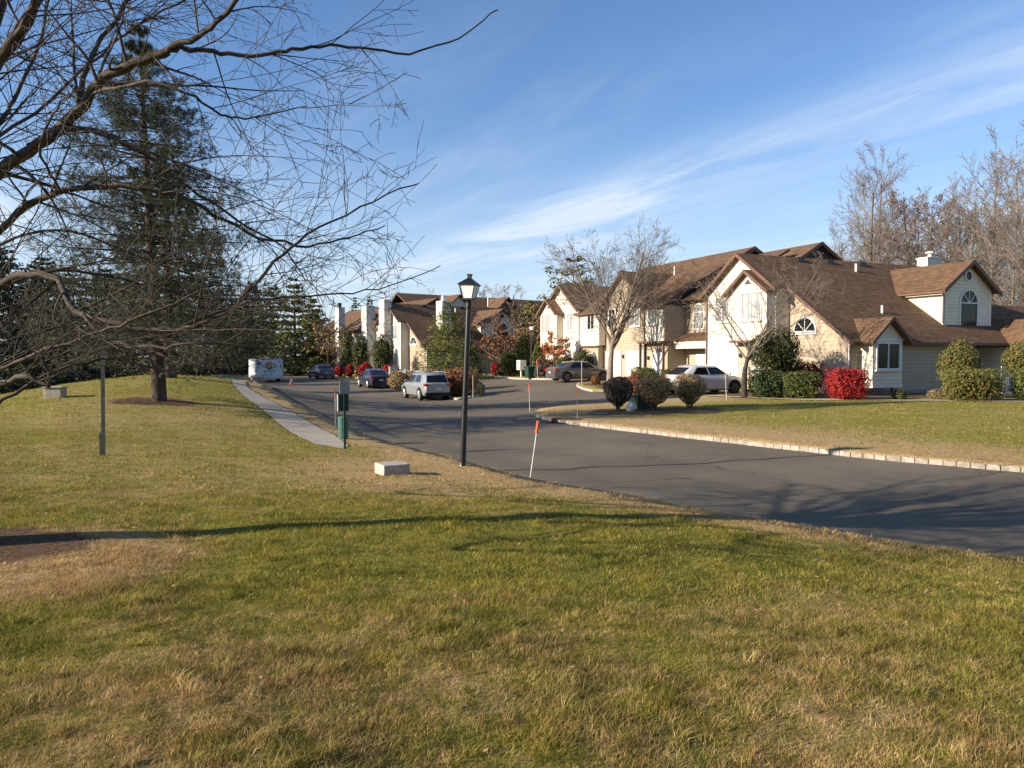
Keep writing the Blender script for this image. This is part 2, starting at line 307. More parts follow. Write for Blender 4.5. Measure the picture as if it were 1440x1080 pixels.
# ---- ground material (lawn, straw patches, mulch)
def lawn_nodes(m,blade):
    nt=m.node_tree; L=nt.links.new; b=nt.nodes['Principled BSDF']; b.inputs['Roughness'].default_value=.75 if blade else .95; b.inputs['Specular IOR Level'].default_value=.25 if blade else .1
    g=nn(nt,'ShaderNodeNewGeometry'); mp=nn(nt,'ShaderNodeMapping'); mp.inputs['Scale'].default_value=(1,1,0); L(g.outputs['Position'],mp.inputs[0])
    def noise(s,d=4.,ro=.6):
        n=nn(nt,'ShaderNodeTexNoise',Scale=s,Detail=d,Roughness=ro); L(mp.outputs[0],n.inputs['Vector']); return n.outputs[0]
    def Mt(op,a,b_=None):
        q=nn(nt,'ShaderNodeMath',operation=op)
        for i,v in enumerate((a,b_)):
            if v is None: continue
            if isinstance(v,(int,float)): q.inputs[i].default_value=v
            else: L(v,q.inputs[i])
        return q.outputs[0]
    def mr(x,a,c,lo=0.,hi=1.):
        r=nn(nt,'ShaderNodeMapRange'); L(x,r.inputs[0]); r.inputs[1].default_value=a; r.inputs[2].default_value=c; r.inputs[3].default_value=lo; r.inputs[4].default_value=hi; return r.outputs[0]
    def mix(f,a,c):
        x=nn(nt,'ShaderNodeMix',data_type='RGBA'); L(f,x.inputs[0])
        for i,v in ((6,a),(7,c)):
            if isinstance(v,tuple): x.inputs[i].default_value=(*v,1)
            else: L(v,x.inputs[i])
        return x.outputs[2]
    at1=nn(nt,'ShaderNodeAttribute',attribute_name='dry'); dry=at1.outputs['Fac']
    n=Mt('ADD',Mt('MULTIPLY',noise(.38,3.),.38),Mt('MULTIPLY',noise(1.9,6.,.7),.62))
    n=Mt('ADD',Mt('MULTIPLY',n,.58),Mt('MULTIPLY',noise(8.5,5.,.75),.42)); f=mr(Mt('ADD',n,Mt('MULTIPLY',dry,.3)),.48,.64)
    green=mix(mr(noise(2.6,3.),.35,.65),(.15,.18,.02),(.33,.285,.04)) if blade else mix(mr(noise(9,3.),.35,.65),(.15,.15,.024),(.27,.24,.042))
    straw=mix(mr(noise(5,3.),.35,.65),(.56,.4,.18),(.38,.22,.095)) if blade else mix(mr(noise(11,4.),.35,.65),(.33,.235,.11),(.47,.34,.17))
    if blade:
        r=Mt('ADD',f,mr(g.outputs['Random Per Island'],0,1,-.42,.42)); c=nn(nt,'ShaderNodeClamp'); L(r,c.inputs[0]); f=c.outputs[0]
    col=mix(f,green,straw)
    if blade:
        x=nn(nt,'ShaderNodeVectorMath',operation='SCALE'); L(col,x.inputs[0]); L(Mt('MULTIPLY',mr(g.outputs['Random Per Island'],0,1,.65,1.4),mr(noise(4.3,4.,.7),.36,.62,.62,1.18)),x.inputs['Scale']); col=x.outputs[0]
    else:
        mu=nn(nt,'ShaderNodeAttribute',attribute_name='mulch'); mul=mix(mr(noise(14,5.,.8),.4,.6),(.075,.048,.03),(.18,.115,.065))
        e=mr(Mt('ADD',mu.outputs['Fac'],Mt('MULTIPLY',Mt('SUBTRACT',noise(3,4.),.5),.9)),.42,.58); col=mix(e,col,mul)
        bp=nn(nt,'ShaderNodeBump',Strength=.9,Distance=.05); L(noise(22,6.,.75),bp.inputs['Height']); L(bp.outputs[0],b.inputs['Normal'])
    L(col,b.inputs['Base Color'])
    if blade:
        tr=nn(nt,'ShaderNodeBsdfTranslucent'); L(col,tr.inputs[0]); ms=nn(nt,'ShaderNodeMixShader'); ms.inputs[0].default_value=.38; L(b.outputs[0],ms.inputs[1]); L(tr.outputs[0],ms.inputs[2]); L(ms.outputs[0],nt.nodes['Material Output'].inputs[0])
M['dryf']=leafm('oak leaves still hanging',(.13,.06,.035),(.2,.1,.055),scale=1); M['cedar']=leafm('light cedar sprays',(.1,.13,.03),(.21,.21,.05),scale=.7)
M['lawn']=bpy.data.materials.new('lawn'); M['lawn'].use_nodes=True; lawn_nodes(M['lawn'],False)
M['blade']=bpy.data.materials.new('grass blades'); M['blade'].use_nodes=True; lawn_nodes(M['blade'],True)
near_left=np.array(left_edge)
rb_edge=np.array(isb)
def dryf(X):
    d1=dist(left_edge,X,False); d2=dist(isb,X,False)
    v=np.clip(1.15-d1/1.3,0,1)*np.clip((X[:,1]-6.5)/4,0,1)+np.clip(1-d2/4.5,0,1)*.75
    for (cx,cy,r,k) in [(-.9,12.4,2.2,.5),(-3.7,5.8,1.1,.8),(-1.3,3.1,1.2,.22),(1.9,3.0,1.3,.2),(1.9,4.7,.8,.2),(-9.5,20,3.,.2),(-6,12.5,3.,.12),(-1.9,12.5,1.9,.5),(6,19.5,2.5,.3)]:
        v=np.maximum(v,k*np.clip(1.6-np.hypot(X[:,0]-cx,X[:,1]-cy)/r,0,1))
    v=v-.42*np.clip(1.2-np.hypot((X[:,0]+1)/4.5,(X[:,1]-6.6)/1.6),0,1)
    return v
MUL=[(-4.75,6.2,1.25,.75),(-10.5,21.8,1.3,1.0)]
bedA=[A_(-1.2,-2.6),A_(22,-3.2),A_(22,0.5),A_(-.3,.5),A_(-.3,4),A_(-3.5,3.8),A_(-6,2.2)]
bed2=[A_(-1,10.4),A_(-8,10.8),A_(-6.6,16),A_(-1,16.4)]
bedB=[gp(842,576),gp(1000,574),gp(1005,582),gp(840,583)]
bedC=[gp(845,583),gp(800,590)]
bedS=[G(563,545.3),G(600,552),G(640,560),(-2.2,47.5),(-2.7,55),(-3.6,62),(-8,66)]
def mulchf(X):
    v=np.zeros(len(X))
    for cx,cy,a,b in MUL: v=np.maximum(v,np.clip(1.5-np.hypot((X[:,0]-cx)/a,(X[:,1]-cy)/b),0,1))
    for p in (bedA,bed2,bedB,bedS): v=np.maximum(v,np.where(inside(p,X),1.,np.clip(.9-dist(p,X)*1.5,0,1)))
    return v
def build_ground():
    inn=outline; V0=[Vector(p) for p in inn]; P=np.array(inn); n=len(P)
    # inner ring just inside the asphalt edge, lower: a real step
    Tn=np.roll(P,-1,0)-np.roll(P,1,0); Tn/=np.linalg.norm(Tn,axis=1)[:,None]; Nn=np.c_[-Tn[:,1],Tn[:,0]]
    Q=P+Nn*.03; 
    flip=~inside(inn,Q); Q[flip]=P[flip]-Nn[flip]*.03
    X=pc[(dist(inn,pc)>.22)]
    dense=[]   # extra points round the mulch ring etc not needed
    vs=V0+[Vector(q) for q in Q]+[Vector(p) for p in X]
    ed=[(i,(i+1)%n) for i in range(n)]+[(n+i,n+(i+1)%n) for i in range(n)]
    r=delaunay_2d_cdt(vs,ed,[],0,1e-5); V=np.array([(v[0],v[1]) for v in r[0]])
    z=T(V[:,0],V[:,1]); ins=inside(inn,V)&(dist(inn,V)>.012)
    z=np.where(ins,z-.17,z)
    dsw=dist(SW,V); isw=inside(SW,V); z=np.where(isw,z-.03,z); z=np.where(inside(PT,V),z-.03,z)
    mb=MB(); tri=np.array([f if (V[f[1]][0]-V[f[0]][0])*(V[f[2]][1]-V[f[0]][1])-(V[f[2]][0]-V[f[0]][0])*(V[f[1]][1]-V[f[0]][1])>0 else f[::-1] for f in r[2]])
    mb.quads(np.c_[V,z],tri)
    o=mb.build('ground',M['lawn'],smooth=False,attr={'dry':dryf(V),'mulch':mulchf(V)}); tag(o,'grassy ground with mulch beds','ground',kind='structure')
    o.data.polygons.foreach_set('use_smooth',np.ones(len(o.data.polygons),bool))
build_ground()
M['asph']=mat('asphalt',(.13,.109,.08),.92,(.168,.142,.106),.5,spec=.12,bump=.35,bscale=90,detail=8,fac=(.3,.7),coord='Object')
def asph():
    m=M['asph']; nt=m.node_tree; L=nt.links.new; b=nt.nodes['Principled BSDF']; base=b.inputs['Base Color'].links[0].from_socket
    tc=nn(nt,'ShaderNodeTexCoord'); n=nn(nt,'ShaderNodeTexNoise',Scale=110.,Detail=2.); L(tc.outputs['Object'],n.inputs['Vector'])
    r=nn(nt,'ShaderNodeMapRange'); L(n.outputs[0],r.inputs[0]); r.inputs[1].default_value=.3; r.inputs[2].default_value=.7; r.inputs[3].default_value=.65; r.inputs[4].default_value=1.4
    n2=nn(nt,'ShaderNodeTexNoise',Scale=.9,Detail=6.,Roughness=.7,Distortion=1.); L(tc.outputs['Object'],n2.inputs['Vector'])
    r2=nn(nt,'ShaderNodeMapRange'); L(n2.outputs[0],r2.inputs[0]); r2.inputs[1].default_value=.26; r2.inputs[2].default_value=.36; r2.inputs[3].default_value=.6; r2.inputs[4].default_value=1.
    q=nn(nt,'ShaderNodeMath',operation='MULTIPLY'); L(r.outputs[0],q.inputs[0]); L(r2.outputs[0],q.inputs[1])
    dn=nn(nt,'ShaderNodeTexNoise',Scale=1.2,Detail=4.); L(tc.outputs['Object'],dn.inputs['Vector']); va=nn(nt,'ShaderNodeVectorMath',operation='ADD'); L(tc.outputs['Object'],va.inputs[0]); L(dn.outputs[1],va.inputs[1])
    vo=nn(nt,'ShaderNodeTexVoronoi',feature='DISTANCE_TO_EDGE',Scale=.23); L(va.outputs[0],vo.inputs['Vector']); r3=nn(nt,'ShaderNodeMapRange'); L(vo.outputs['Distance'],r3.inputs[0]); r3.inputs[1].default_value=.0; r3.inputs[2].default_value=.006; r3.inputs[3].default_value=.62; r3.inputs[4].default_value=1.
    n4=nn(nt,'ShaderNodeTexNoise',Scale=.16,Detail=3.); L(tc.outputs['Object'],n4.inputs['Vector']); r4=nn(nt,'ShaderNodeMapRange'); L(n4.outputs[0],r4.inputs[0]); r4.inputs[1].default_value=.35; r4.inputs[2].default_value=.65; r4.inputs[3].default_value=.88; r4.inputs[4].default_value=1.1
    for z_ in (r3,r4):
        q2=nn(nt,'ShaderNodeMath',operation='MULTIPLY'); L(q.outputs[0],q2.inputs[0]); L(z_.outputs[0],q2.inputs[1]); q=q2
    x=nn(nt,'ShaderNodeVectorMath',operation='SCALE'); L(base,x.inputs[0]); L(q.outputs[0],x.inputs['Scale']); L(x.outputs[0],b.inputs['Base Color'])
asph()
M['walk']=mat('sidewalk concrete',(.34,.295,.23),.95,(.42,.37,.29),2.5,bump=.3,bscale=60,detail=8)
tag(sheet(outline,0,-.1,'road',M['asph'],pc),'dark asphalt street and parking court','road',kind='structure')
tag(sheet(SW,0,.012,'sidewalk',M['walk'],pc),'pale concrete sidewalk beside the street','sidewalk',kind='structure')
tag(sheet(PT,0,.012,'footpath',M['walk'],pc),'concrete footpath in front of the planting bed','path',kind='structure')
# ---- belgian block kerbs
def kerb(poly,bl,wd,hh,name,material,label,jit=.012,skip=()):
    P=np.array(resamp(poly,.05)); s=np.r_[0,np.cumsum(np.hypot(*np.diff(P,axis=0).T))]; mb=MB(); t=0
    while t<s[-1]-bl:
        L_=bl*random.uniform(.82,1.15); a=np.array([np.interp(t+.008,s,P[:,0]),np.interp(t+.008,s,P[:,1])]); b=np.array([np.interp(t+L_-.008,s,P[:,0]),np.interp(t+L_-.008,s,P[:,1])]); t+=L_
        d=(b-a)/ (np.linalg.norm(b-a)+1e-9); nrm=np.array([-d[1],d[0]]); c=(a+b)/2; off=nrm*wd/2
        if inside(outline,np.array([c+nrm*.1]))[0]: nrm=-nrm
        a=a-nrm*random.uniform(-.004,jit); b=b-nrm*random.uniform(-.004,jit); a=a-nrm*.045; b=b-nrm*.045; z0=T(*c)-.16; z1=T(*c)+hh+random.uniform(-.004,.004); k=.018
        # bevelled block
        q=[a,b,b+nrm*wd,a+nrm*wd]; cc=sum(q)/4; qi=[cc+(p-cc)*.9 for p in q]
        mb.add([(*p,z0) for p in q]+[(*p,z1-k) for p in q]+[(*p,z1) for p in qi],[(0,1,5,4),(1,2,6,5),(2,3,7,6),(3,0,4,7),(4,5,9,8),(5,6,10,9),(6,7,11,10),(7,4,8,11),(8,9,10,11)])
    o=mb.build(name,material,fix=True); return tag(o,label,'kerb',kind='structure')
kerb(isb[2:],.27,.13,-.005,'kerb',M['belg'],'pale granite block kerb round the right lawn')
kerb(isl2,.6,.14,.02,'kerb',M['conc'],'kerb of the middle planting island',jit=.0)
kerb(far_edge[-9:]+islL[:1],.6,.14,.02,'kerb',M['conc'],'kerb in front of the brown hedges',jit=0)
kerb(back,.6,.14,.02,'kerb',M['conc'],'kerb beside the wheeled bins',jit=0)
le=[p for p in left_edge if 9.5<p[1]<60 and p[0]<1]
kerb(le,.3,.11,-.02,'kerb',M['belg'],'worn block kerb along the near verge',jit=.03)
# ------------------------------------------------------------------ houses
class HB:
    """a house: parts collected per material, then linked under its Empty"""
    def __init__(s,fr,z,name,label,u0=0,v0=0,sg=1,group='attached townhouses'):
        s.root=empty(name,(fr[0],fr[1],z),fr[2],label,'townhouse',group); s.u0,s.v0,s.sg=u0,v0,sg; s.parts={}
    def p(s,u,v,z): return (s.u0+u,s.v0+s.sg*v,z)
    def mb(s,k):
        if k in('roof','cream','tan'): return s.parts.setdefault(k,[MB()])[0]
        l=s.parts.setdefault(k,[]); l.append(MB()); return l[-1]
    def prU(s,k,poly,a,b): s.mb(k).prism([s.p(a,v,z) for v,z in poly],(b-a,0,0))
    def prV(s,k,poly,a,b): s.mb(k).prism([s.p(u,a,z) for u,z in poly],(0,s.sg*(b-a),0))
    def box(s,k,u0,u1,v0,v1,z0,z1): s.prU(k,[(v0,z0),(v1,z0),(v1,z1),(v0,z1)],u0,u1)
    def slab(s,pts,t=.14,k='roof'):
        P=np.array([s.p(*q) for q in pts]); n=np.cross(P[1]-P[0],P[3]-P[0]); n/=np.linalg.norm(n)
        if n[2]<0: n=-n
        s.mb(k).prism([tuple(q) for q in P],tuple(-n*t))
    def slopeV(s,u0,u1,va,za,vb,zb): s.slab([(u0,va,za),(u1,va,za),(u1,vb,zb),(u0,vb,zb)])     # runs along U
    def slopeU(s,v0,v1,ua,za,ub,zb): s.slab([(ua,v0,za),(ua,v1,za),(ub,v1,zb),(ub,v0,zb)])
    def rake(s,u,va,za,vb,zb,w=.2,t=.05):                  # fascia board on a gable facing -U
        s.prU('fascia',[(va,za-w),(vb,zb-w),(vb,zb+.02),(va,za+.02)],u-t,u)
    def rakeV(s,v,ua,za,ub,zb,w=.2,t=.05): s.prV('fascia',[(ua,za-w),(ub,zb-w),(ub,zb+.02),(ua,za+.02)],v-t,v)
    def window(s,face,pos,c,z0,z1,wd,kind='rect',glass='pane',mull=1,label=None):
        """face 'U': on plane u=pos (looks to -U), c = v centre; face 'V': on plane v=pos, c = u centre"""
        def m3(a,z,d): return s.p(pos-d,c+a,z) if face=='U' else s.p(c+a,pos-d,z)
        def outl(g):
            h=wd/2+g
            if kind=='rect': return [(-h,z0-g),(h,z0-g),(h,z1+g),(-h,z1+g)]
            if kind=='round': return [(h*math.cos(a),(z0+z1)/2+h*math.sin(a)) for a in np.linspace(0,2*math.pi,20)[:-1]]
            zs=z1-wd/2; return ([(-h,z0-g),(h,z0-g)] if z0<zs-.05 else [(-h,zs-g),(h,zs-g)])+[(h*math.cos(a),zs+h*math.sin(a)) for a in np.linspace(0,math.pi,15)]
        O=outl(.09); I=outl(0); n=len(O); fr=MB(); d=.07
        fr.add([m3(a,z,d) for a,z in O]+[m3(a,z,d) for a,z in I]+[m3(a,z,-.01) for a,z in O]+[m3(a,z,.005) for a,z in I],
            [(i,(i+1)%n,n+(i+1)%n,n+i) for i in range(n)]+[(i,2*n+i,2*n+(i+1)%n,(i+1)%n) for i in range(n)]+[(n+i,n+(i+1)%n,3*n+(i+1)%n,3*n+i) for i in range(n)])
        def bar(a0,z0_,a1,z1_,wb=.045):
            D=np.array([a1-a0,z1_-z0_]); D/=np.linalg.norm(D); N=np.array([-D[1],D[0]])*wb/2
            q=[(a0+N[0],z0_+N[1]),(a1+N[0],z1_+N[1]),(a1-N[0],z1_-N[1]),(a0-N[0],z0_-N[1])]
            A=[m3(a,z,.018) for a,z in q]; B=[m3(a,z,.06) for a,z in q]; fr.add(A+B,[(0,1,2,3),(4,5,6,7),(0,1,5,4),(1,2,6,5),(2,3,7,6),(3,0,4,7)])
        if kind=='rect' and mull:
            bar(0,z0,0,z1,.07)
        if kind in('arch','half'):
            zs=z1-wd/2; bar(-wd/2,zs,wd/2,zs,.07)
            for a in (45,90,135): bar(0,zs,wd/2*math.cos(R(a)),zs+wd/2*math.sin(R(a)),.035)
        w_=empty('window',(0,0,0)); w_.parent=s.root
        if label: w_['label']=label
        fr.build('window_frame',M['white'],w_,fix=True)
        g=MB(); g.add([m3(a,z,.014) for a,z in I],[tuple(range(n))]); g.build('pane',M[glass],w_)
        if kind=='rect':
            sl=MB(); a=wd/2+.14; q=[m3(-a,z0-.16,-.01),m3(a,z0-.16,-.01),m3(a,z0-.16,.12),m3(-a,z0-.16,.12)]; sl.prism(q,(0,0,.07)); sl.build('sill',M['white'],w_,fix=True)
    def door(s,face,pos,c,z0,z1,wd,name='door',m='door',rows=0):
        def m3(a,z,d): return s.p(pos-d,c+a,z) if face=='U' else s.p(c+a,pos-d,z)
        def bx(mb,a0,a1,b0,b1,d0,d1): 
            A=[m3(a0,b0,d0),m3(a1,b0,d0),m3(a1,b1,d0),m3(a0,b1,d0)]; B=[m3(a0,b0,d1),m3(a1,b0,d1),m3(a1,b1,d1),m3(a0,b1,d1)]
            mb.add(A+B,[(0,1,2,3),(4,5,6,7),(0,1,5,4),(1,2,6,5),(2,3,7,6),(3,0,4,7)])
        e=empty(name); e.parent=s.root
        a=MB(); h=wd/2; bx(a,-h-.1,-h,z0,z1+.1,-.01,.07); bx(a,h,h+.1,z0,z1+.1,-.01,.07); bx(a,-h,h,z1,z1+.1,-.01,.07); a.build('door_frame',M['white'],e,fix=True)
        b=MB()
        if rows:
            hh=(z1-z0)/rows
            for i in range(rows): bx(b,-h+.01,h-.01,z0+i*hh+.015,z0+(i+1)*hh-.01,-.01,.03)
        else:
            bx(b,-h+.01,h-.01,z0+.01,z1-.01,-.01,.03)
            for k in (0,1): bx(b,-h*.7,h*.7,z0+.25+k*.95,z0+1.0+k*.95,.03,.045)
        b.build('door_panel',M[m],e,fix=True)
        k=MB(); 
        if rows: bx(k,-.12,.12,z0+.3,z0+.34,.03,.07)
        else: bx(k,h-.16,h-.1,z0+.95,z0+1.05,.03,.09)
        k.build('handle',M['black'],e,fix=True)
    def lamp(s,face,pos,c,z): 
        pass
    def finish(s):
        roof=None; nm={'cream':'wall','tan':'wall','roof':'roof','fascia':'fascia','trim':'corner_board','stucco':'chimney','louver':'gable_vent','found':'foundation','cap':'roof_vent','beam':'porch_beam','pipe':'vent_pipe','gutter':'gutter','step':'entry_step'}
        ms={'cream':'cream','tan':'tan','roof':'roof','fascia':'trimb','trim':'white','stucco':'stucco','louver':'louver','found':'found','beam':'trimb','pipe':'white','gutter':'trimb','step':'conc','cap':'black','wall_lamp':'black','porch_fascia':'cream','downspout':'trimb'}
        if 'roof' in s.parts: roof=s.parts['roof'][0].build('roof',M['roof'],s.root,fix=True)
        for k,b in s.parts.items():
            if k=='roof': continue
            for q in b:
                o=q.build(nm.get(k,k),M[ms.get(k,'white')],roof if k in('stucco','pipe','cap','chimney_cap') else s.root,fix=True)
                if k=='cream': o['label']='cream lap siding'
                if k=='tan': o['label']='tan lap siding'
        return s.root
def end_unit(h,chim=None,far=16.,dorm=True,bay=True,bump=True):
    # tan body, gable end facing -U
    h.prU('tan',[(0,0),(10,0),(10,5.9),(7.1,7.95),(0,2.95)],0,8.9)
    h.prU('tan',[(1.6,0),(10,0),(10,5.9),(7.1,7.95),(0,2.92),(0,2.65),(1.6,2.65)],8.9,far-.2)
    h.prU('found',[(-.02,-.6),(9.9,-.6),(9.9,.22),(-.02,.22)],-.02,8.8)
    h.prU('cream',[(4.2,-.5),(9.98,-.5),(9.98,5.9),(7.1,7.96),(4.2,5.9)],-1,.3)
    # main roof
    zz=lambda v:3.05+.715*v
    h.slopeV(-.35,far,-.38,zz(-.38),4.0,zz(4.0)); h.slopeV(-1.35,far,4.0,zz(4.0),7.1,zz(7.1)); h.slopeV(-1.35,far,10.35,zz(7.1)-.715*3.25,7.1,zz(7.1))
    h.rake(-.35,-.42,zz(-.42),4.05,zz(4.05)); h.rake(-1.35,3.9,zz(3.9),7.1,zz(7.1)); h.rake(-1.35,10.4,zz(7.1)-.715*3.3,7.1,zz(7.1))
    h.box('gutter',-.35,far,-.5,-.385,2.62,2.76)
    if bump:
        # inner gable bay over the entry
        h.prU('cream',[(4.25,2.95),(7.3,2.95),(7.3,5.72),(5.77,6.85),(4.25,5.72)],-1.6,-.99)
        h.slopeV(-1.9,-.95,3.95,5.65,5.77,6.98); h.slopeV(-1.9,-.95,7.62,5.62,5.77,6.98); h.rake(-1.9,3.9,5.64,5.77,6.98); h.rake(-1.9,7.67,5.6,5.77,6.98)
        h.box('beam',-1.64,-1.0,4.2,7.32,2.82,2.95); h.box('tan',-1.01,-.9,4.3,7.1,0,2.8)
        h.prU('louver',[(5.5,6.15),(6.04,6.15),(5.77,6.45)],-1.63,-1.59)
        h.window('U',-1.6,5.45,4.15,5.6,1.5,glass='blind')
    else:
        h.window('U',-1,5.6,4.0,5.5,1.3,glass='blind'); h.window('U',-1,5.6,.7,2.3,1.3,glass='blind')
    h.window('U',-1,8.65,4.2,5.55,1.15,glass='blind')
    h.door('U',-1,8.4,0,2.35,2.3,'garage_door',rows=4)
    if bump: h.door('U',-1.0,5.3,.1,2.2,.95)
    h.window('U',0,3.0,3.3,4.12,1.5,'half')
    for a in (0.0,4.2,9.88): h.box('trim',-.02-(1 if a>1 else 0),.1-(1 if a>1 else 0),a-.02,a+.12,.2,2.9 if a==0 else 5.85)
    if bay:
        h.box('cream',.7,2.85,-.8,.1,.4,2.9); h.prV('cream',[(.7,2.9),(2.85,2.9),(1.775,3.82)],-.8,1.2)
        h.slab([(.3,-1.1,2.72),(1.775,-1.1,4.02),(1.775,1.7,4.02),(.3,1.7,2.72)]); h.slab([(3.25,-1.1,2.72),(1.775,-1.1,4.02),(1.775,1.7,4.02),(3.25,1.7,2.72)])
        h.rakeV(-1.1,.27,2.7,1.775,4.03,.16); h.rakeV(-1.1,3.28,2.7,1.775,4.03,.16)
        h.window('V',-.8,1.78,1.4,2.65,1.55); h.box('trim',.68,2.87,-.83,-.79,2.8,2.9); h.box('trim',.68,2.87,-.83,-.79,.4,.55)
    if dorm:
        h.prV('cream',[(8.5,2.9),(12.65,2.9),(12.65,5.95),(10.58,7.38),(8.5,5.95)],1.1,6.4)
        h.slab([(8.1,.75,5.82),(10.58,.75,7.58),(10.58,6.7,7.58),(8.1,6.7,5.82)],.12); h.slab([(13.05,.75,5.82),(10.58,.75,7.58),(10.58,6.7,7.58),(13.05,6.7,5.82)],.12)
        h.rakeV(.75,8.06,5.79,10.58,7.6,.24); h.rakeV(.75,13.1,5.78,10.58,7.6,.24); h.box('gutter',8.0,8.1,.75,6.2,5.62,5.72)
        h.window('V',1.1,10.68,3.75,5.85,1.45,'arch'); h.window('V',1.1,10.6,6.45,6.95,.5,'round')
        h.box('trim',8.47,8.6,1.07,1.12,3.8,5.85); h.box('trim',12.55,12.68,1.07,1.12,3.8,5.85)
        h.door('V',1.6,12.6,.2,2.35,1.0); h.box('step',8.95,13.8,-1.2,1.58,-.3,.17)
        h.box('step',9.1,10.9,-2.0,-1.2,-.3,.05)
        h.box('trim',9.0,9.14,.05,.19,.17,2.65)
    for u in (3.,5.4,8.2): h.box('cap',u,u+.5,6.55,6.85,zz(6.55)-.02,zz(6.85)+.12)
    h.box('pipe',7.1,7.22,5.9,6.02,7.0,zz(6)+.45); h.box('pipe',4.6,4.7,1.9,2.0,4.2,zz(2)+.4)
    if chim: 
        (u0,u1,v0,v1,z0,z1)=chim; h.box('stucco',u0,u1,v0,v1,z0,z1); h.box('stucco',u0-.06,u1+.06,v0-.06,v1+.06,z1,z1+.1)
        cu,cv=(u0+u1)/2,(v0+v1)/2; x,y,_=h.p(cu,cv,0); h.mb('chimney_cap').lathe([(.13,z1+.1),(.13,z1+.4),(.3,z1+.42),(.3,z1+.5),(.12,z1+.55)],10,(x,y)); 
zA=.06
hA=HB(AF,zA,'townhouse','cream and tan end townhouse with arched dormer window and front bay, nearest on the right')
end_unit(hA,chim=(15.4,16.9,7.3,8.1,7.5,8.75))
hA.box('stucco',16.95,17.0,7.5,7.6,8.,8.4)
# right hand lower wing with its own gabled bay
hA.prU('tan',[(1.6,0),(6,0),(6,3.2),(3.2,5.0),(0,2.9),(0,2.7),(1.6,2.7)],15.8,22); hA.slopeV(16.0,22.3,-.38,2.78,3.2,5.3); hA.slopeV(16.,22.3,6.4,3.0,3.2,5.3)
hA.box('cream',12.4,15.0,-.8,1.6,-.3,2.9); hA.prV('cream',[(12.4,2.9),(15.0,2.9),(13.7,4.0)],-.8,1.4)
hA.slab([(11.9,-1.1,2.66),(13.7,-1.1,4.2),(13.7,2,4.2),(11.9,2,2.66)]); hA.slab([(15.5,-1.1,2.66),(13.7,-1.1,4.2),(13.7,2,4.2),(15.5,2,2.66)]); hA.rakeV(-1.1,11.87,2.64,13.7,4.2,.16); hA.rakeV(-1.1,15.53,2.64,13.7,4.2,.16)
hA.window('V',-.8,13.7,1.3,2.6,1.5)
for (u,v,za,zb) in ((-.08,-.1,.1,2.6),(8.38,.98,3.9,5.6),(3.05,-.08,.1,2.6),(-1.08,10.05,.1,5.6)): hA.box('downspout',u,u+.08,v,v+.08,za,zb)
hA.box('wall_lamp',-1.12,-1.0,6.85,7.0,1.95,2.2); hA.box('wall_lamp',-1.12,-1.0,4.55,4.68,1.8,2.05)
hA.finish()
# set back link with porch (part of the middle tan house)
h2=HB(AF,zA,'townhouse','tan townhouse with high brown roof and twin garage doors, between the two cream gables')
h2.box('tan',.3,13,10,14,-.4,5.95); h2.slopeU(10.38,13.69,-.15,5.95,6,9.25); h2.box('gutter',-.27,-.16,10.38,13.69,5.8,5.9)
h2.window('U',.3,12.55,3.9,5.5,1.05,'arch',glass='blind'); h2.slopeU(10.3,13.9,-.85,3.12,.3,3.62); h2.box('porch_fascia',-.8,-.66,10.3,13.85,2.55,3.02)
h2.door('U',.3,12.0,0,2.1,1.4); h2.box('trim',-.8,-.66,10.35,10.5,0,2.55)
h2.prU('tan',[(14,-.4),(25.5,-.4),(25.5,5.5),(14,5.5)],-1.2,13); h2.box('tan',-1.48,-1.2,14.0,14.25,2.95,5.5)
h2.box('cream',-1.5,-1.19,14.12,16.2,2.95,5.55)
h2.prV('louver',[(-1.2,5.5),(13,5.5),(6,9.6),(5.8,9.6)],14.0,14.25); h2.prU('tan',[(16.0,5.4),(19.5,8.15),(23.,5.4)],-1.2,4)
h2.slopeU(13.7,17.2,-1.9,5.6,6,9.85); h2.slopeU(17.2,27.5,-1.15,6.01,6,9.85); h2.slopeU(13.7,27.5,13.9,5.6,6,9.85)
h2.rakeV(13.7,-1.95,5.58,6,9.86,.3); h2.rakeV(13.7,13.95,5.56,6,9.86,.3); h2.box('gutter',-2.0,-1.905,13.7,17.2,5.42,5.54)
h2.slopeV(-1.5,3.4,15.7,5.38,19.5,8.38); h2.slopeV(-1.5,3.4,23.3,5.38,19.5,8.38); h2.rake(-1.5,15.65,5.36,19.5,8.4); h2.rake(-1.5,23.35,5.36,19.5,8.4)
h2.window('U',-1.5,15.3,4.3,5.4,.95,glass='blind'); h2.window('U',-1.2,17.95,4.3,5.5,1.2,glass='blind'); h2.window('U',-1.2,21.1,4.3,5.6,.9)
h2.door('U',-1.2,17.95,0,2.35,2.1,'garage_door',rows=4); h2.door('U',-1.2,20.9,0,2.35,2.1,'garage_door',rows=4); h2.door('U',-1.2,15.1,.1,2.2,.9)
for v in (13.75,16.5): h2.box('beam',-1.75,-1.6,v,v+.15,-.2,2.95)
h2.box('beam',-1.76,-1.2,13.7,16.7,2.93,3.08)
h2.box('wall_lamp',-1.32,-1.2,16.1,16.25,1.8,2.05); h2.box('wall_lamp',-1.32,-1.2,19.4,19.52,1.9,2.15); h2.box('downspout',-1.3,-1.21,16.6,16.7,.1,5.3); h2.box('downspout',-1.3,-1.21,22.,22.1,.1,5.3); h2.box('pipe',3,3.1,19,19.1,8,8.9); h2.finish()
h3=HB(AF,zA,'townhouse','narrow cream link house with brown eave, left of the tan twin garages')
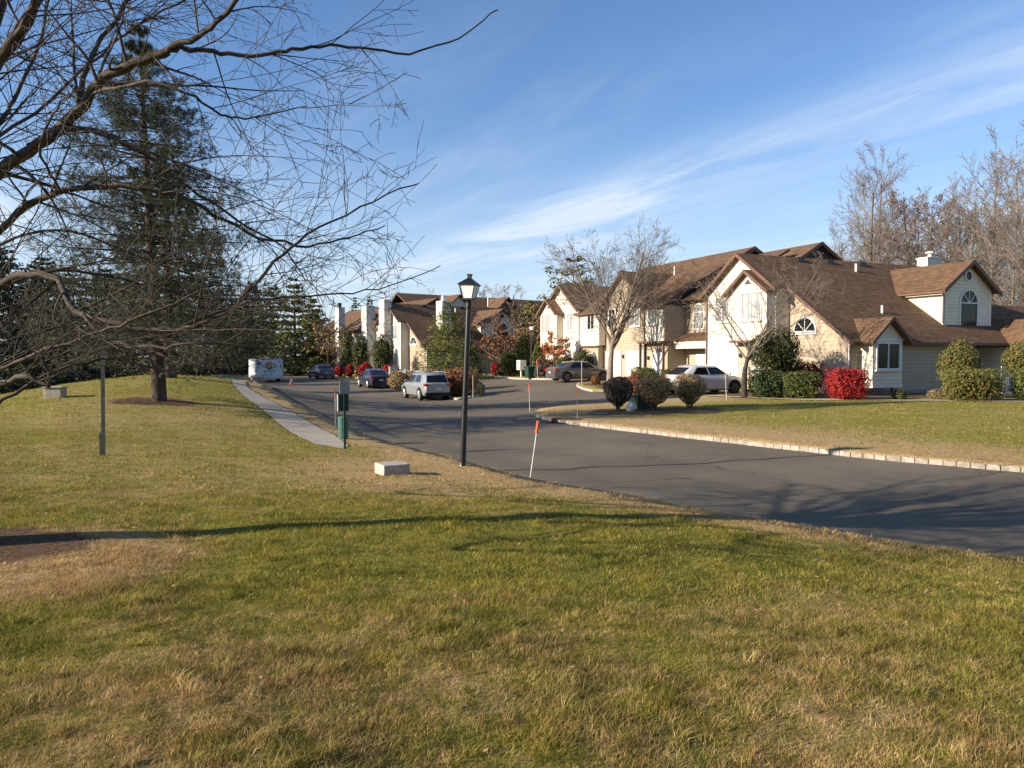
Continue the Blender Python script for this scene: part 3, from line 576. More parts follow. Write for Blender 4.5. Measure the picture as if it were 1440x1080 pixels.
h3.box('cream',-1.85,-1.19,22.0,25.4,2.9,5.45); h3.box('tan',-1.84,-1.19,22.02,22.3,2.9,5.44); h3.box('tan',-1.8,-1.19,22.2,25.4,-.3,2.89); h3.slopeU(21.8,25.6,-2.1,5.5,0.3,6.85); h3.box('gutter',-2.2,-2.105,21.8,25.5,5.34,5.44)
h3.window('U',-1.85,23.2,4.2,5.35,1.0); h3.box('beam',-1.95,-1.8,22.2,25.3,2.75,2.9); h3.door('U',-1.8,23.3,.1,2.2,1.0); h3.finish()
h4=HB(AF,zA,'townhouse','cream end townhouse with tall narrow gables, farthest of the right hand row',u0=-1,v0=35.0,sg=-1)
end_unit(h4,far=14.,dorm=False,bay=False); h4.finish()
# louvred gable of the building behind
hR=HB(AF,zA,'townhouse','brown roofed building with dark louvred gable rising behind the nearest house')
hR.box('tan',4.,13.,10.2,13.6,-.3,5.); hR.prV('louver',[(3.7,6.9),(12.6,6.9),(8.1,9.55)],9.9,10.2); hR.slab([(3.2,9.6,6.8),(8.1,9.6,9.72),(8.1,16.5,9.72),(3.2,16.5,6.8)]); hR.slab([(13.,9.6,6.8),(8.1,9.6,9.72),(8.1,16.5,9.72),(13.,16.5,6.8)])
hR.rakeV(9.6,3.15,6.77,8.1,9.74,.22); hR.rakeV(9.6,13.05,6.77,8.1,9.74,.22); hR.finish()
# far row on the left
BF=(at(600,520,80)[0],80.,R(35))
hB=HB(BF,.15,'townhouse','cream gabled end house behind the light green conifer across the court',group='far townhouses')
end_unit(hB,chim=(-2.0,-1.1,6.3,7.7,-.3,8.35),far=15,bay=False,bump=False)
hB.box('stucco',3.2,4.4,2.2,3.6,3.,8.3); hB.box('chimney_cap',3.6,4.0,2.7,3.1,8.3,8.9); hB.finish()
hC=HB(BF,.15,'townhouse','tan and cream house with white chimney behind the clipped oval yews',u0=1,v0=10.5,group='far townhouses')
hC.box('tan',0,14,-.3,1.4,-.3,5.6); hC.box('tan',-.9,13,1.55,14,-.3,5.3); hC.slopeU(-.4,14.4,-1.4,5.3,6,9.3); hC.slopeU(-.4,14.4,13,5.,6,9.3); hC.prV('louver',[(0,5.5),(13,5.0),(6,9.1)],-.2,.1)
hC.prU('cream',[(1.5,-.3),(6,-.3),(6,5.3),(3.4,7.1),(1.5,5.8)],-1,7); hC.slopeV(-1.3,7,1.1,5.65,3.4,7.3); hC.slopeV(-1.3,7,6.4,5.2,3.4,7.3); hC.rake(-1.3,1.05,5.6,3.4,7.3); hC.rake(-1.3,6.4,5.2,3.4,7.3)
hC.box('stucco',-2.2,-1.02,2.5,4.0,-.3,8.15); hC.window('U',-1,2.0,3.4,4.8,.7,glass='blind'); hC.window('U',-.9,9,3.4,4.8,1.4,glass='blind'); hC.finish()
hD=HB(BF,.15,'townhouse','dark roofed house with grey chimney, farthest left of the far row',u0=1.5,v0=27,group='far townhouses')
hD.box('tan',0,14,-2,12,-.3,5.3); hD.slopeU(-3.4,13,-.6,5.1,6.3,9.2); hD.slopeU(-3.4,13,13.2,5.1,6.3,9.2); hD.box('stucco',-1.5,-.6,-2.2,-.8,-.3,8.7); hD.prV('cream',[(0,5.2),(13,5.2),(6.3,8.9)],-2.2,-1.8)
hD.box('cap',-1.3,-.9,-1.8,-1.3,8.7,9.3); hD.window('U',0,8,3.4,4.8,1.4,glass='blind'); hD.finish()
hE=HB(BF,.3,'townhouse','long brown roofed house with small peaks rising behind the cream gabled end house',u0=8,v0=20,group='far townhouses')
hE.box('tan',0,30,-3,6,-.3,6.4); hE.slopeV(-1,30.5,-6.5,6.4,1.6,10.6); hE.slopeV(-1,30.5,7,6.6,1.6,10.6)
for u in (3.,11.): hE.prV('cream' if u<5 else 'louver',[(u,8),(u+5,8),(u+2.5,10.)],-4.2,0); hE.slab([(u-.3,-4.6,7.8),(u+2.5,-4.6,10.3),(u+2.5,1,10.3),(u-.3,1,7.8)]); hE.slab([(u+5.3,-4.6,7.8),(u+2.5,-4.6,10.3),(u+2.5,1,10.3),(u+5.3,1,7.8)])
hE.box('pipe',12,12.15,-1.5,-1.35,9,10.3); hE.finish()
# ------------------------------------------------------------------ plants
def rv(n): 
    v=rng.normal(size=(n,3)); return v/np.linalg.norm(v,axis=1)[:,None]
def leaves(mb,c,size,aspect=.6,nrm=None,tilt=1.,tri=False):
    """many small leaf faces at centres c; nrm biases the facing"""
    n=len(c); a=rv(n)
    if nrm is not None: a=nrm+a*tilt; a/=np.linalg.norm(a,axis=1)[:,None]+1e-9
    b=np.cross(a,rv(n)); b/=np.linalg.norm(b,axis=1)[:,None]+1e-9; d=np.cross(a,b)
    s=np.broadcast_to(size,(n,))[:,None]*rng.uniform(.6,1.3,(n,1))
    if tri:
        V=np.stack([c-b*s*aspect*.5,c+b*s*aspect*.5,c+d*s],1).reshape(-1,3); mb.quads(V,np.arange(3*n).reshape(-1,3))
    else:
        V=np.stack([c-d*s*.5,c+b*s*aspect*.5,c+d*s*.5,c-b*s*aspect*.5],1).reshape(-1,3); mb.quads(V,np.arange(4*n).reshape(-1,4))
def shrub(px,Y,wpx,hpx,material,label,cat='bush',kind='ball',n=2600,leaf=None,group=None,dz=0,name='bush',stem=0.,pos=None,wm=None,hm=None,depth=None,core=True,rzr=0.,lump=.1,gaps=0.):
    """clipped or loose shrub: leaf faces through a lumpy shell over dark inner twigs, stems below"""
    x,y,z=spot(px,Y,dz) if pos is None else pos
    W=(wm or wpx*Y/FX)/2; H=hm or hpx*Y/FX; Dp=(depth or 2*W)/2; lf=leaf or max(.05,.9*Y/FX*2.2)
    e=empty(name,(x,y,z-.02),rzr,label,cat,group)
    u=rv(n); ph=rng.uniform(0,6,6)
    z0=stem*H
    if kind in('box',): 
        k=9.; d=(np.abs(u)**k).sum(1)**(-1/k); P=u*d[:,None]; N=np.sign(u)*np.abs(P)**3; P[:,:2]*=(.86+.2*np.clip(P[:,2:3]*.5+.5,0,1)**.6)
    elif kind=='cone': P=u.copy(); N=u
    else: P=u.copy(); N=u
    lum=1+lump*(np.sin(P[:,0]*4+ph[0])*np.sin(P[:,1]*4.3+ph[1])+.7*np.sin(P[:,2]*5+ph[2]+P[:,0]*3)+.7*np.sin(P[:,0]*9+ph[3])*np.sin(P[:,2]*8+ph[4])+.4*np.sin(P[:,0]*17+ph[5])*np.sin(P[:,2]*15+P[:,1]*9))
    r=1-np.abs(rng.normal(0,.09,n)); out=rng.random(n)<.1; r[out]+=rng.uniform(0,.13,out.sum())
    P=P*(r*lum)[:,None]; zz=P[:,2]*.5+.5
    if kind=='egg': fac=np.where(zz<.35,1-.35*((.35-zz)/.35)**1.5,1); P[:,:2]*=fac[:,None]
    if kind=='vase': P[:,:2]*=(.52+.62*np.clip(zz,0,1)**.7)[:,None]
    if kind=='mush': P[:,:2]*=(.62+.4*np.clip((zz-.22)/.25,0,1)**1.5)[:,None]
    if kind=='column': P[:,:2]*=np.clip(1.05-.35*np.abs(zz-.35),.5,1.1)[:,None]
    c=np.c_[P[:,0]*W,P[:,1]*Dp,z0+np.clip(zz,0.01,2)*(H-z0)]
    if gaps:
        g=np.sin(c[:,0]*5/W+ph[0])*np.sin(c[:,2]*6/H+ph[1])+np.sin(c[:,1]*5/W+ph[2]); keep=g>-2+gaps*2; c=c[keep]; N=N[keep]
    mb=MB(); nn_=N/(np.linalg.norm(N,axis=1)[:,None]+1e-9); leaves(mb,c,lf,.65,nn_,.9)
    if core:
        m=n//4; v=rv(m)*rng.uniform(.3,.82,(m,1))
        if kind=='box': v=np.sign(v)*np.abs(v)**.7
        cc=np.c_[v[:,0]*W,v[:,1]*Dp,z0+(v[:,2]*.5+.5)*(H-z0)]
        if kind=='vase': cc[:,:2]*=(.5+.5*((cc[:,2:3]-z0)/(H-z0)))
        leaves(mb,cc,lf*2.2,.9)
    mb.build('foliage',M[material],e)
    st=MB(); k=7
    for i in range(k):
        a=rng.uniform(0,6.28); q=rng.uniform(.2,.75); top=np.array([W*q*math.cos(a),Dp*q*math.sin(a),z0+(H-z0)*rng.uniform(.45,.8)]); b=np.array([W*.12*math.cos(a),Dp*.12*math.sin(a),0]); mid=(b+top)/2+np.array([0,0,H*.05])+rng.normal(0,.03*W,3)
        st.tube([b,mid,top],[.016+.012*H,.012+.008*H,.006],4,cap=False)
        for _ in range(5):
            f=rng.uniform(.4,1); p0=b*(1-f)+top*f; d=rv(1)[0]; d[2]=abs(d[2]); st.tube([p0,p0+d*W*.45],[.007,.003],3,cap=False)
    st.build('stems',M['twig'],e); return e
def branch(out,p,d,L,r,lvl,Pm):
    cv=rv(1)[0]*Pm.get('curl',0); n=Pm['seg'][lvl]; pts=[p.copy()]; rad=[r]; st=L/n; q=p.copy(); dd=d.copy(); tip=Pm['tip']
    for i in range(n):
        dd=dd+cv+rng.normal(0,Pm['wob'][lvl],3)+np.array([0,0,Pm['up'][lvl]]); dd/=np.linalg.norm(dd); q=q+dd*st; pts.append(q.copy()); rad.append(max(tip,r*(1-(i+1)/n*(.72 if lvl<2 else .8))))
    if 'cull' in Pm and Pm['cull'](np.array(pts),lvl): return
    out.append((np.array(pts),np.array(rad),lvl))
    if lvl+1>=len(Pm['n']): return
    kids=Pm['n'][lvl+1]; kids=max(1,int(round(kids*rng.uniform(.75,1.25))))
    for j in range(kids):
        t=Pm['t0'][lvl+1]+(1-Pm['t0'][lvl+1])*(j+rng.uniform(0,.9))/kids; f=t*n; i=min(int(f),n-1); c=pts[i]*(1-(f-i))+pts[i+1]*(f-i); ax=pts[i+1]-pts[i]; ax/=np.linalg.norm(ax)
        if lvl==0:
            ga=j*2.4+Pm.get('ph',0)+rng.uniform(-.3,.3); s=np.array([math.cos(ga),math.sin(ga),0.])
        else: s=np.cross(ax,rv(1)[0])
        s/=np.linalg.norm(s)+1e-9; an=R(Pm['ang'][lvl+1]*rng.uniform(.7,1.3)); nd=ax*math.cos(an)+s*math.sin(an)
        branch(out,c,nd,L*Pm['lr'][lvl+1]*(1-.45*t)*rng.uniform(.7,1.25),max(tip,np.interp(t,[0,1],[rad[0],rad[-1]])*Pm['rr'][lvl+1]),lvl+1,Pm)
def tubes(out,trunk_lvls=(0,)):
    a=MB();b=MB()
    for pts,rad,l in out:
        (a if l in trunk_lvls else b).tube(pts,rad,9 if l==0 else (6 if l==1 else (4 if rad[0]>.02 else 3)),cap=False)
    return a,b
def bare_tree(name,pos,H,r,Pm,label,cat,group=None,bark='bark',twig='twig',lean=(0,0),leaf=None,rz=0,nleaf=0,forks=None):
    e=empty(name,pos,rz,label,cat,group); out=[]; d=np.array([lean[0],lean[1],1.]); d/=np.linalg.norm(d)
    branch(out,np.array([0,0,-.1]),d,H,r,0,Pm); a,b=tubes(out); a.build('trunk',M[bark],e,smooth=True); br=b.build('branches',M[twig],e,smooth=True)
    if leaf:
        tips=np.vstack([p[1:] for p,_,l in out if l>=2]); c=tips[rng.integers(0,len(tips),nleaf)]+rng.normal(0,.08,(nleaf,3)); m=MB(); leaves(m,c,leaf[1],.7); m.build('leaves',M[leaf[0]],e)
    return e
vase=dict(n=[1,13,8,6,4],seg=[7,7,6,4,3],wob=[.03,.06,.09,.12,.15],up=[0,.045,.04,.03,.02],t0=[0,.24,.25,.2,.2],ang=[0,38,34,38,42],lr=[0,.72,.52,.5,.5],rr=[0,.5,.55,.55,.6],tip=.006)
# pale vase-shaped street tree
bare_tree('bare_tree',spot(858,50,-.05),4.4,.26,dict(vase,n=[1,12,11,7,4],seg=[5,9,6,4,3],lr=[0,1.9,.5,.5,.5],ang=[0,36,38,40,42],tip=.008,up=[0,.045,.02,.01,.01],rr=[0,.6,.45,.55,.6],t0=[0,.5,.15,.2,.2],wob=[.03,.045,.07,.1,.13]),'tall bare street tree with pale trunk beside the grey sedan','tree',bark='barkl',twig='twigl')
bare_tree('bare_tree',spot(1047,36,-.05),2.7,.18,dict(vase,n=[1,7,9,7,4],seg=[4,8,6,4,3],t0=[0,.66,.15,.2,.2],ang=[0,44,38,42,45],lr=[0,2.9,.5,.5,.5],rr=[0,.66,.48,.55,.6],tip=.007,up=[0,.05,.02,.01,.01],wob=[.06,.07,.1,.12,.15]),'low forking bare tree beside the white hatchback in front of the cream gable','tree',bark='bark',twig='twigl')
# forest behind the right hand houses: a few kinds, copied
fp=dict(n=[1,20,9,7],seg=[9,6,5,4],wob=[.035,.09,.12,.15],up=[0,.09,.05,.02],t0=[0,.2,.15,.12],ang=[0,44,42,45],lr=[0,.34,.5,.5],rr=[0,.42,.5,.55],tip=.014)
protos=[]
spec=[(15.5,.16,None,0),(17,.19,None,0),(14.5,.14,None,0),(15.5,.17,('dryf',.16),2200),(11.5,.11,None,0),(18,.2,('goldl',.15),1100)]
fdesc=['slim bare tree of the wood','tall bare tree of the wood','short bare tree of the wood','bare tree still holding brown leaves','thin bare young tree','tall tree with yellowish leaves at its crown']
fpos=[(1140,75,4),(1180,82,2),(1222,70,1),(1205,88,4),(1252,76,0),(1275,70,3),(1300,84,1),(1312,68,3),(1335,76,0),(1352,66,1),(1330,90,2),(1372,72,0),(1388,62,1),(1405,78,3),(1418,60,0),(1432,68,5),(1452,56,1),(1470,64,0),(1290,92,0),(1395,90,1),(1440,84,2),(1240,94,2),(1365,95,1),(1500,62,1),(1172,98,4),(1233,80,1),(1360,70,2),(1212,92,1),(1345,84,3),(1265,86,2),(1425,95,0),(1300,74,4),(1381,82,2)]
for i,(px,Y,k) in enumerate(fpos):
    place_=['behind the chimney of the nearest house','above the arched dormer','left of the arched dormer','beyond the louvred gable','at the right edge of the picture'][0 if 1290<px<1340 else 1 if 1340<=px<1400 else 2 if 1215<px<=1290 else 3 if px<=1215 else 4]
    while len(protos)<=k: protos.append(None)
    p=spot(px,Y,-.2); lab='%s, %s'%(fdesc[k],place_)
    if protos[k] is None:
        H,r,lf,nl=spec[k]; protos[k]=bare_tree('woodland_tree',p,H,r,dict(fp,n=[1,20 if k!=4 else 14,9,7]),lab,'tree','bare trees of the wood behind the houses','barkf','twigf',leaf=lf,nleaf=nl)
    else:
        c=copy_tree(protos[k]); c.location=p; c.rotation_euler=(0,0,rng.uniform(0,6.28)); s=rng.uniform(.95,1.12)*(1.22 if px<1260 else (.92 if k in(1,5) else 1.)); c.scale=(s,s,s*rng.uniform(.92,1.05)); c['label']=lab
# undergrowth of the wood
mb=MB(); n=14000; xs=rng.uniform(18,75,n); ys=72+rng.uniform(-6,30,n)-.25*(xs-18); c=np.c_[xs,ys,T(xs,ys)+np.abs(rng.normal(0,1.3,n))*1.2]; leaves(mb,c,.5,.35)
tag(mb.build('undergrowth',M['purple']),'brown leafless undergrowth of the wood','undergrowth',kind='stuff')
# ---- conifers
def conifer(name,pos,H,r,label,cat='tree',group=None,material='spruce',n=5200,leaf=.28,z0=.1,power=.85,droop=.25,irregular=.2,rz=0,bark='barkd',trunk=None,whorl=26,needle=False,sparse=0.):
    e=empty(name,pos,rz,label,cat,group); t=MB(); tr=trunk or H*.018; t.tube([(0,0,-.2),(.02,0,.25*H),(0,.02,.6*H),(0,0,H)],[tr*1.25,tr,tr*.6,.015],10,cap=False); t.build('trunk',M[bark],e,smooth=True)
    b=MB(); f=MB(); per=max(3,n//(whorl*7)); 
    for i in range(whorl):
        q=(i+rng.uniform(0,.8))/whorl; z=H*(z0+(1-z0)*q); k=7 if q<.8 else 5; a0=rng.uniform(0,6)
        for j in range(k):
            a=a0+j*2*math.pi/k+rng.uniform(-.3,.3); Lb=r*max(.04,(1-q))**power*rng.uniform(1-irregular*1.6,1+irregular); 
            if rng.random()<sparse: Lb*=.35
            o=np.array([math.cos(a),math.sin(a),0.]); tt=np.linspace(0,1,6); pts=np.array([0,0,z])+o*(tt*Lb)[:,None]; rise=.25*(q-.3)
            pts[:,2]+=Lb*(rise*tt-droop*tt**1.5+droop*.75*tt**3); b.tube(pts,np.linspace(.006+.011*Lb,.005,6),4,cap=False)
            m=int(per*(.35+Lb/r*1.1)); s=rng.uniform(.28 if not needle else .38,1.02,m)**.8; c=np.stack([np.interp(s,tt,pts[:,w_]) for w_ in range(3)],1)
            side=np.array([-o[1],o[0],0]); wdt=Lb*.2*(1.1-s*.75); c=c+side*(rng.normal(0,1,m)*wdt)[:,None]+np.array([0,0,1.])*(rng.normal(0,.05*Lb+.03,m))[:,None]
            if needle:
                for c0 in c[::1]:
                    pass
                k2=9; cc=np.repeat(c,k2,0); V0=cc+rng.normal(0,.015,cc.shape); D=rv(len(cc))*.8+o*.5+np.array([0,0,.25]); D/=np.linalg.norm(D,axis=1)[:,None]; W=np.cross(D,rv(len(cc))); W/=np.linalg.norm(W,axis=1)[:,None]; L_=leaf*rng.uniform(.7,1.2,(len(cc),1)); V=np.stack([V0-W*.007,V0+W*.007,V0+D*L_],1).reshape(-1,3); f.quads(V,np.arange(len(V)).reshape(-1,3))
            else: leaves(f,c,leaf,.45,np.tile([0,0,1.],(m,1)),.9)
    b.build('branches',M[bark],e,smooth=True); f.build('foliage',M[material],e); return e
# the dark pine on the mound
px_,py_,pz_=at(224,562,22); conifer('pine_tree',(px_,py_,T(px_,py_)),10.9,3.7,'tall dark pine standing alone on the grassy mound','tree',material='needle',n=16500,leaf=.16,z0=.13,power=.78,droop=.06,irregular=.24,trunk=.175,whorl=34,needle=True,sparse=.16).rotation_euler=(0,R(-2.2),0)
x_,y_=gp(238,531); conifer('pine_tree',(x_,y_,T(x_,y_)),9.5,3.,'second dark pine behind the big one, on the crest of the mound','tree',material='needle',n=5200,leaf=.3,z0=.2,trunk=.24,whorl=26,power=.7,sparse=.2)
# dark evergreens at the left and behind the trailer
egs=[(-70,60,13,4.5),(15,80,14,5),(-30,46,11,4.5),(60,64,11,4.2),(105,88,13,4.6),(150,74,11.5,4.4),(290,100,12,4.6),(185,96,13,4.8),(245,84,11,4.5),(320,115,13.5,5),(340,98,10,4.2),(356,118,14,5)]
pe=None
for i,(px,Y,H,r) in enumerate(egs):
    lab=['dark spruce at the far left of the evergreen belt','dark evergreen left of the big pine','dark evergreen showing behind the pine trunk','dark evergreen between the pine and the trailer'][0 if px<0 else 1 if px<170 else 2 if px<270 else 3]
    if i<3:
        o=conifer('spruce_tree',spot(px,Y,-.2),H,r,lab,'tree','dark evergreens of the left hand belt',n=7000,leaf=.42,z0=.03,power=.6,irregular=.25); pe=(pe or [])+[(o,H)]
    else:
        o0,H0=pe[i%3]; o=copy_tree(o0); o.location=spot(px,Y,-.2); o.rotation_euler=(0,0,rng.uniform(0,6)); o.scale=(r/4.6,r/4.6,H/H0); o['label']=lab
for i,(x,y,s) in enumerate([(-35,27,.68),(-37,33,.7),(-39,44,.8),(-36,57,.8),(-60,50,1.1)]):     # evergreens outside the frame that shade the hollow
    o=copy_tree(pe[i%3][0]); o.location=(x,y,T(x,y)-.2); o.rotation_euler=(0,0,i*1.3); o.scale=(s,s,s); o['label']='dark spruce standing outside the view on the left'
for px,Y,H,r,m,lab in [(385,96,11.2,3.6,'pineY','yellow green pine behind the trailer'),(415,92,12.,3.6,'pineY','tallest yellow green pine, just right of the trailer'),(440,90,9.4,3.,'pineY','yellow green pine behind the parked blue sedan')]:
    conifer('pine_tree',spot(px,Y,-.2),H,r,lab,'tree','pines behind the trailer',material=m,n=9000,leaf=.38,z0=.1,power=.5,droop=.05,irregular=.45,whorl=22,sparse=.15)
for px,Y,H,r,lab in [(500,150,13.5,4.6,'spruce rising behind the white chimney'),(520,145,13.5,4.2,'dark narrow spruce right of the other distant spruce')]: conifer('spruce_tree',spot(px,Y),H,r,lab,'tree','spruces behind the far row',n=3500,leaf=.5,irregular=.3)
conifer('pine_tree',spot(806,88,0),13.2,5.6,'ragged pine rising behind the tall narrow cream gables','tree',material='pineY',n=4200,leaf=.45,power=.45,irregular=.5,whorl=13,droop=-.05,z0=.25)
conifer('pine_tree',spot(745,98,0),9.0,4.6,'green pine left of the tall narrow cream gables','tree',material='pineY',n=7000,leaf=.42,power=.5,irregular=.4)
conifer('cedar_tree',spot(630,66,-.1),7.0,3.7,'light green feathery conifer in front of the cream gabled house','tree',material='cedar',n=15000,leaf=.17,z0=.03,power=.8,irregular=.3,droop=.1,whorl=30)
conifer('spruce_tree',spot(662,70,-.1),3.6,1.6,'small dark conifer right of the light green conifer','tree',n=4000,leaf=.2,z0=.03)
# ---- leafy and bare small trees in the middle distance
sm=dict(n=[1,9,7,5],seg=[4,5,4,3],wob=[.04,.1,.12,.15],up=[0,.03,.02,.0],t0=[0,.2,.2,.2],ang=[0,55,40,45],lr=[0,.85,.5,.5],rr=[0,.5,.5,.5],tip=.01)
bare_tree('maple_tree',spot(716,74,-.1),4.0,.13,sm,'rust orange tree above the round clipped bush','tree',leaf=('rust',.2),nleaf=2600)
bare_tree('maple_tree',spot(778,60,-.1),2.9,.1,sm,'small orange maple in front of the far narrow gables','tree',leaf=('orangel',.15),nleaf=1900)
bare_tree('plum_tree',spot(700,82,-.1),5.6,.16,sm,'purplish bare tree behind the rust orange tree','tree',twig='purple',leaf=('purple',.2),nleaf=1500)
bare_tree('plum_tree',spot(735,84,-.1),6.4,.16,sm,'purplish bare tree left of the green pine','tree',twig='purple',leaf=('purple',.2),nleaf=900)
bare_tree('plum_tree',spot(760,70,-.1),4.6,.14,sm,'brownish bare tree behind the far street lamp','tree',twig='purple',leaf=('dry',.18),nleaf=1500)
bare_tree('plum_tree',spot(462,88,-.1),4.6,.14,sm,'brown bare tree left of the clipped column yew','tree',twig='purple',leaf=('dry',.2),nleaf=1500)
bare_tree('maple_tree',spot(556,140,-.1),13,.2,dict(sm,lr=[0,.5,.5,.5]),'reddish tree behind the middle white chimney','tree',twig='purple',leaf=('red',.22),nleaf=500)
for px,Y,H in [(690,120,12),(715,125,12.5),(672,130,12),(580,130,11)]: 
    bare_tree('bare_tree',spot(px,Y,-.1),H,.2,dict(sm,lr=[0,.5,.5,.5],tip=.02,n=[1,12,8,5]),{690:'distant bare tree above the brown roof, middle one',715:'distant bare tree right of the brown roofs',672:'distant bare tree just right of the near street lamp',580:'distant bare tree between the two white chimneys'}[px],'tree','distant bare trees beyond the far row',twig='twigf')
# dark bare shrub mass left behind trailer
for px,Y,wd,h,lab in [(300,92,60,34,'dark brown thicket left of the trailer'),(345,100,50,40,'dark brown thicket behind the trailer'),(450,92,44,36,'dark bare thicket behind the blue sedan'),(245,80,70,30,'dark thicket behind the second pine'),(100,70,120,36,'dark thicket in the hollow at the left'),(10,60,120,40,'dark thicket at the left edge')]:
    shrub(px,Y,wd,h,'blackleaf',lab,'thicket',n=3200,leaf=.35,name='thicket',depth=4,lump=.2,gaps=.12)
# ---- shrubs
S=shrub
S(870,28.6,47,48,'blackleaf','dark brown round bush, leftmost of the three on the island',kind='vase',n=5200,leaf=.055,group='round bushes on the lawn island',stem=.12,lump=.05)
S(919,28.6,54,51,'dry','brownish round bush, middle one of the three on the island',kind='vase',n=6500,leaf=.05,group='round bushes on the lawn island',stem=.1,lump=.05)
S(970,29.6,49,49,'dry','brownish round bush nearest the white hatchback',kind='vase',n=6200,leaf=.05,group='round bushes on the lawn island',stem=.1,lump=.05)
S(1191,34,47,43,'red','bright red clipped burning bush beside the front bay','bush','box',n=6500,leaf=.075,stem=.05,lump=.04)
S(1089,37.6,72,96,'yew','large dark umbrella shaped topiary in front of the cream and tan wall','topiary',n=7000,leaf=.09,stem=.28,lump=.1,gaps=.25)
S(1080,36,50,38,'holly','dark green hedge below the umbrella topiary','hedge','box',n=4200,leaf=.08,lump=.08,depth=1.3)
S(1125,35.4,48,36,'ever','olive green hedge left of the red burning bush','hedge','box',n=4200,leaf=.08,lump=.08,depth=1.3)
S(1130,38,54,48,'red','dark red hedge behind the olive hedge','hedge','box',n=3200,leaf=.08,depth=1.)
S(1347,35.6,54,82,'yewr','tall mushroom shaped clipped bush beside the entry','topiary','mush',n=7500,leaf=.075,stem=.0,lump=.05)
S(1368,33.4,76,44,'yewr','wide bronzed hedge in front of the entry rail','hedge','box',n=7500,leaf=.075,lump=.07,depth=1.5)
S(1438,34.5,52,52,'yewr','clipped ball shaped bush at the right edge','topiary',n=5200,leaf=.075,stem=.0,dz=1.0,lump=.05); 
S(1452,33,54,50,'ever','green clipped bush below the ball at the right edge','topiary',n=4600,leaf=.075,lump=.06)
S(1265,34,20,15,'yew','small round green bush below the bay window',n=1300,leaf=.06); S(1316,34.5,22,15,'dry','small twiggy bush right of the small green one',n=700,leaf=.06,core=False)
S(906,43,42,34,'ever','dome shaped green bush in front of the twin garages',n=3600,leaf=.09); S(936,44.5,14,26,'yewr','small square bush beside the brown porch post','bush','box',n=1500,leaf=.09)
S(966,42,21,22,'pineY','yellow green square bush below the arched window','bush','box',n=1500,leaf=.09); S(893,40,25,30,'rust','rusty brown bush in front of the green dome',n=2200,leaf=.08); S(870,44,18,18,'rust','small rusty bush beside the pale street tree',n=1400,leaf=.08)
S(925,40,44,24,'ever','loose spreading juniper behind the middle round bush',n=2600,leaf=.09,lump=.25); S(948,41,34,22,'holly','dark spreading bush left of the white hatchback',n=2200,leaf=.09,lump=.2)
S(819,58,30,40,'yew','dark round bush behind the grey sedan',n=2400,leaf=.12); S(796,60,20,30,'yew','darker round bush left of the one behind the sedan',n=1600,leaf=.12)
S(735,69,24,60,'ever','tall clipped green column left of the street lamp','topiary','column',n=3200,leaf=.13); S(757,66,22,48,'ever','clipped green column behind the far street lamp','topiary','column',n=2400,leaf=.13)
S(716,69.5,30,36,'ever','olive ball shaped bush beside the white mailbox unit',n=2600,leaf=.12); S(697,73,15,20,'red','small red bush at the end of the court',n=1400,leaf=.12); S(706,72,14,10,'yew','low green bush at the end of the court',n=600,leaf=.12)
S(790,57.5,18,30,'ever','loose green bush left of the grey sedan',n=1500,leaf=.11,lump=.2); S(772,61,34,26,'blackleaf','dark low hedge behind the wheeled bins','hedge','box',n=1800,leaf=.12); S(838,48.5,14,14,'rust','small rust brown bush in front of the grey sedan',n=900,leaf=.08)
S(490,82,20,66,'yew','tall clipped column yew, leftmost of the three','topiary','column',n=3200,leaf=.15,group='clipped yews in front of the far row'); S(507,80,25,58,'yew','small clipped oval yew, middle one of the three','topiary','egg',n=3000,leaf=.14,group='clipped yews in front of the far row'); S(539,76,31,60,'yew','broad clipped oval yew in front of the white chimney','topiary','egg',n=3600,leaf=.14,group='clipped yews in front of the far row')
for px,Y,wd,h,lab in [(477,80,12,16,'small red bush left of the column yew'),(492,78,11,18,'red bush between the column yew and the small oval yew'),(513,74,21,21,'red bush behind the dark liftback car'),(549,70,30,20,'wide red bush right of the dark liftback car')]: S(px,Y,wd,h,'red',lab,n=2200,leaf=.14,group='burning bushes in front of the far row')
S(560,54,32,27,'dry','dark brown hedge behind the dark liftback car','hedge',n=4200,leaf=.09,group='hedges at the street island'); S(580,58,24,22,'dry','small brown hedge ball left of the silver car','hedge',n=2500,leaf=.09,group='hedges at the street island')
S(608,54,50,26,'rust','rusty hedge above the roof of the silver car','hedge',n=4200,leaf=.1,group='hedges at the street island'); S(645,47.5,40,36,'rust','rusty brown hedge right of the silver car','hedge','box',n=5600,leaf=.085,group='hedges at the street island')
S(655,52,36,30,'dry','dark brown hedge behind the near lamp post','hedge',n=3200,leaf=.09,group='hedges at the street island')
S(420,88,32,18,'yew','low dark spreading bush right of the trailer',n=2200,leaf=.18)
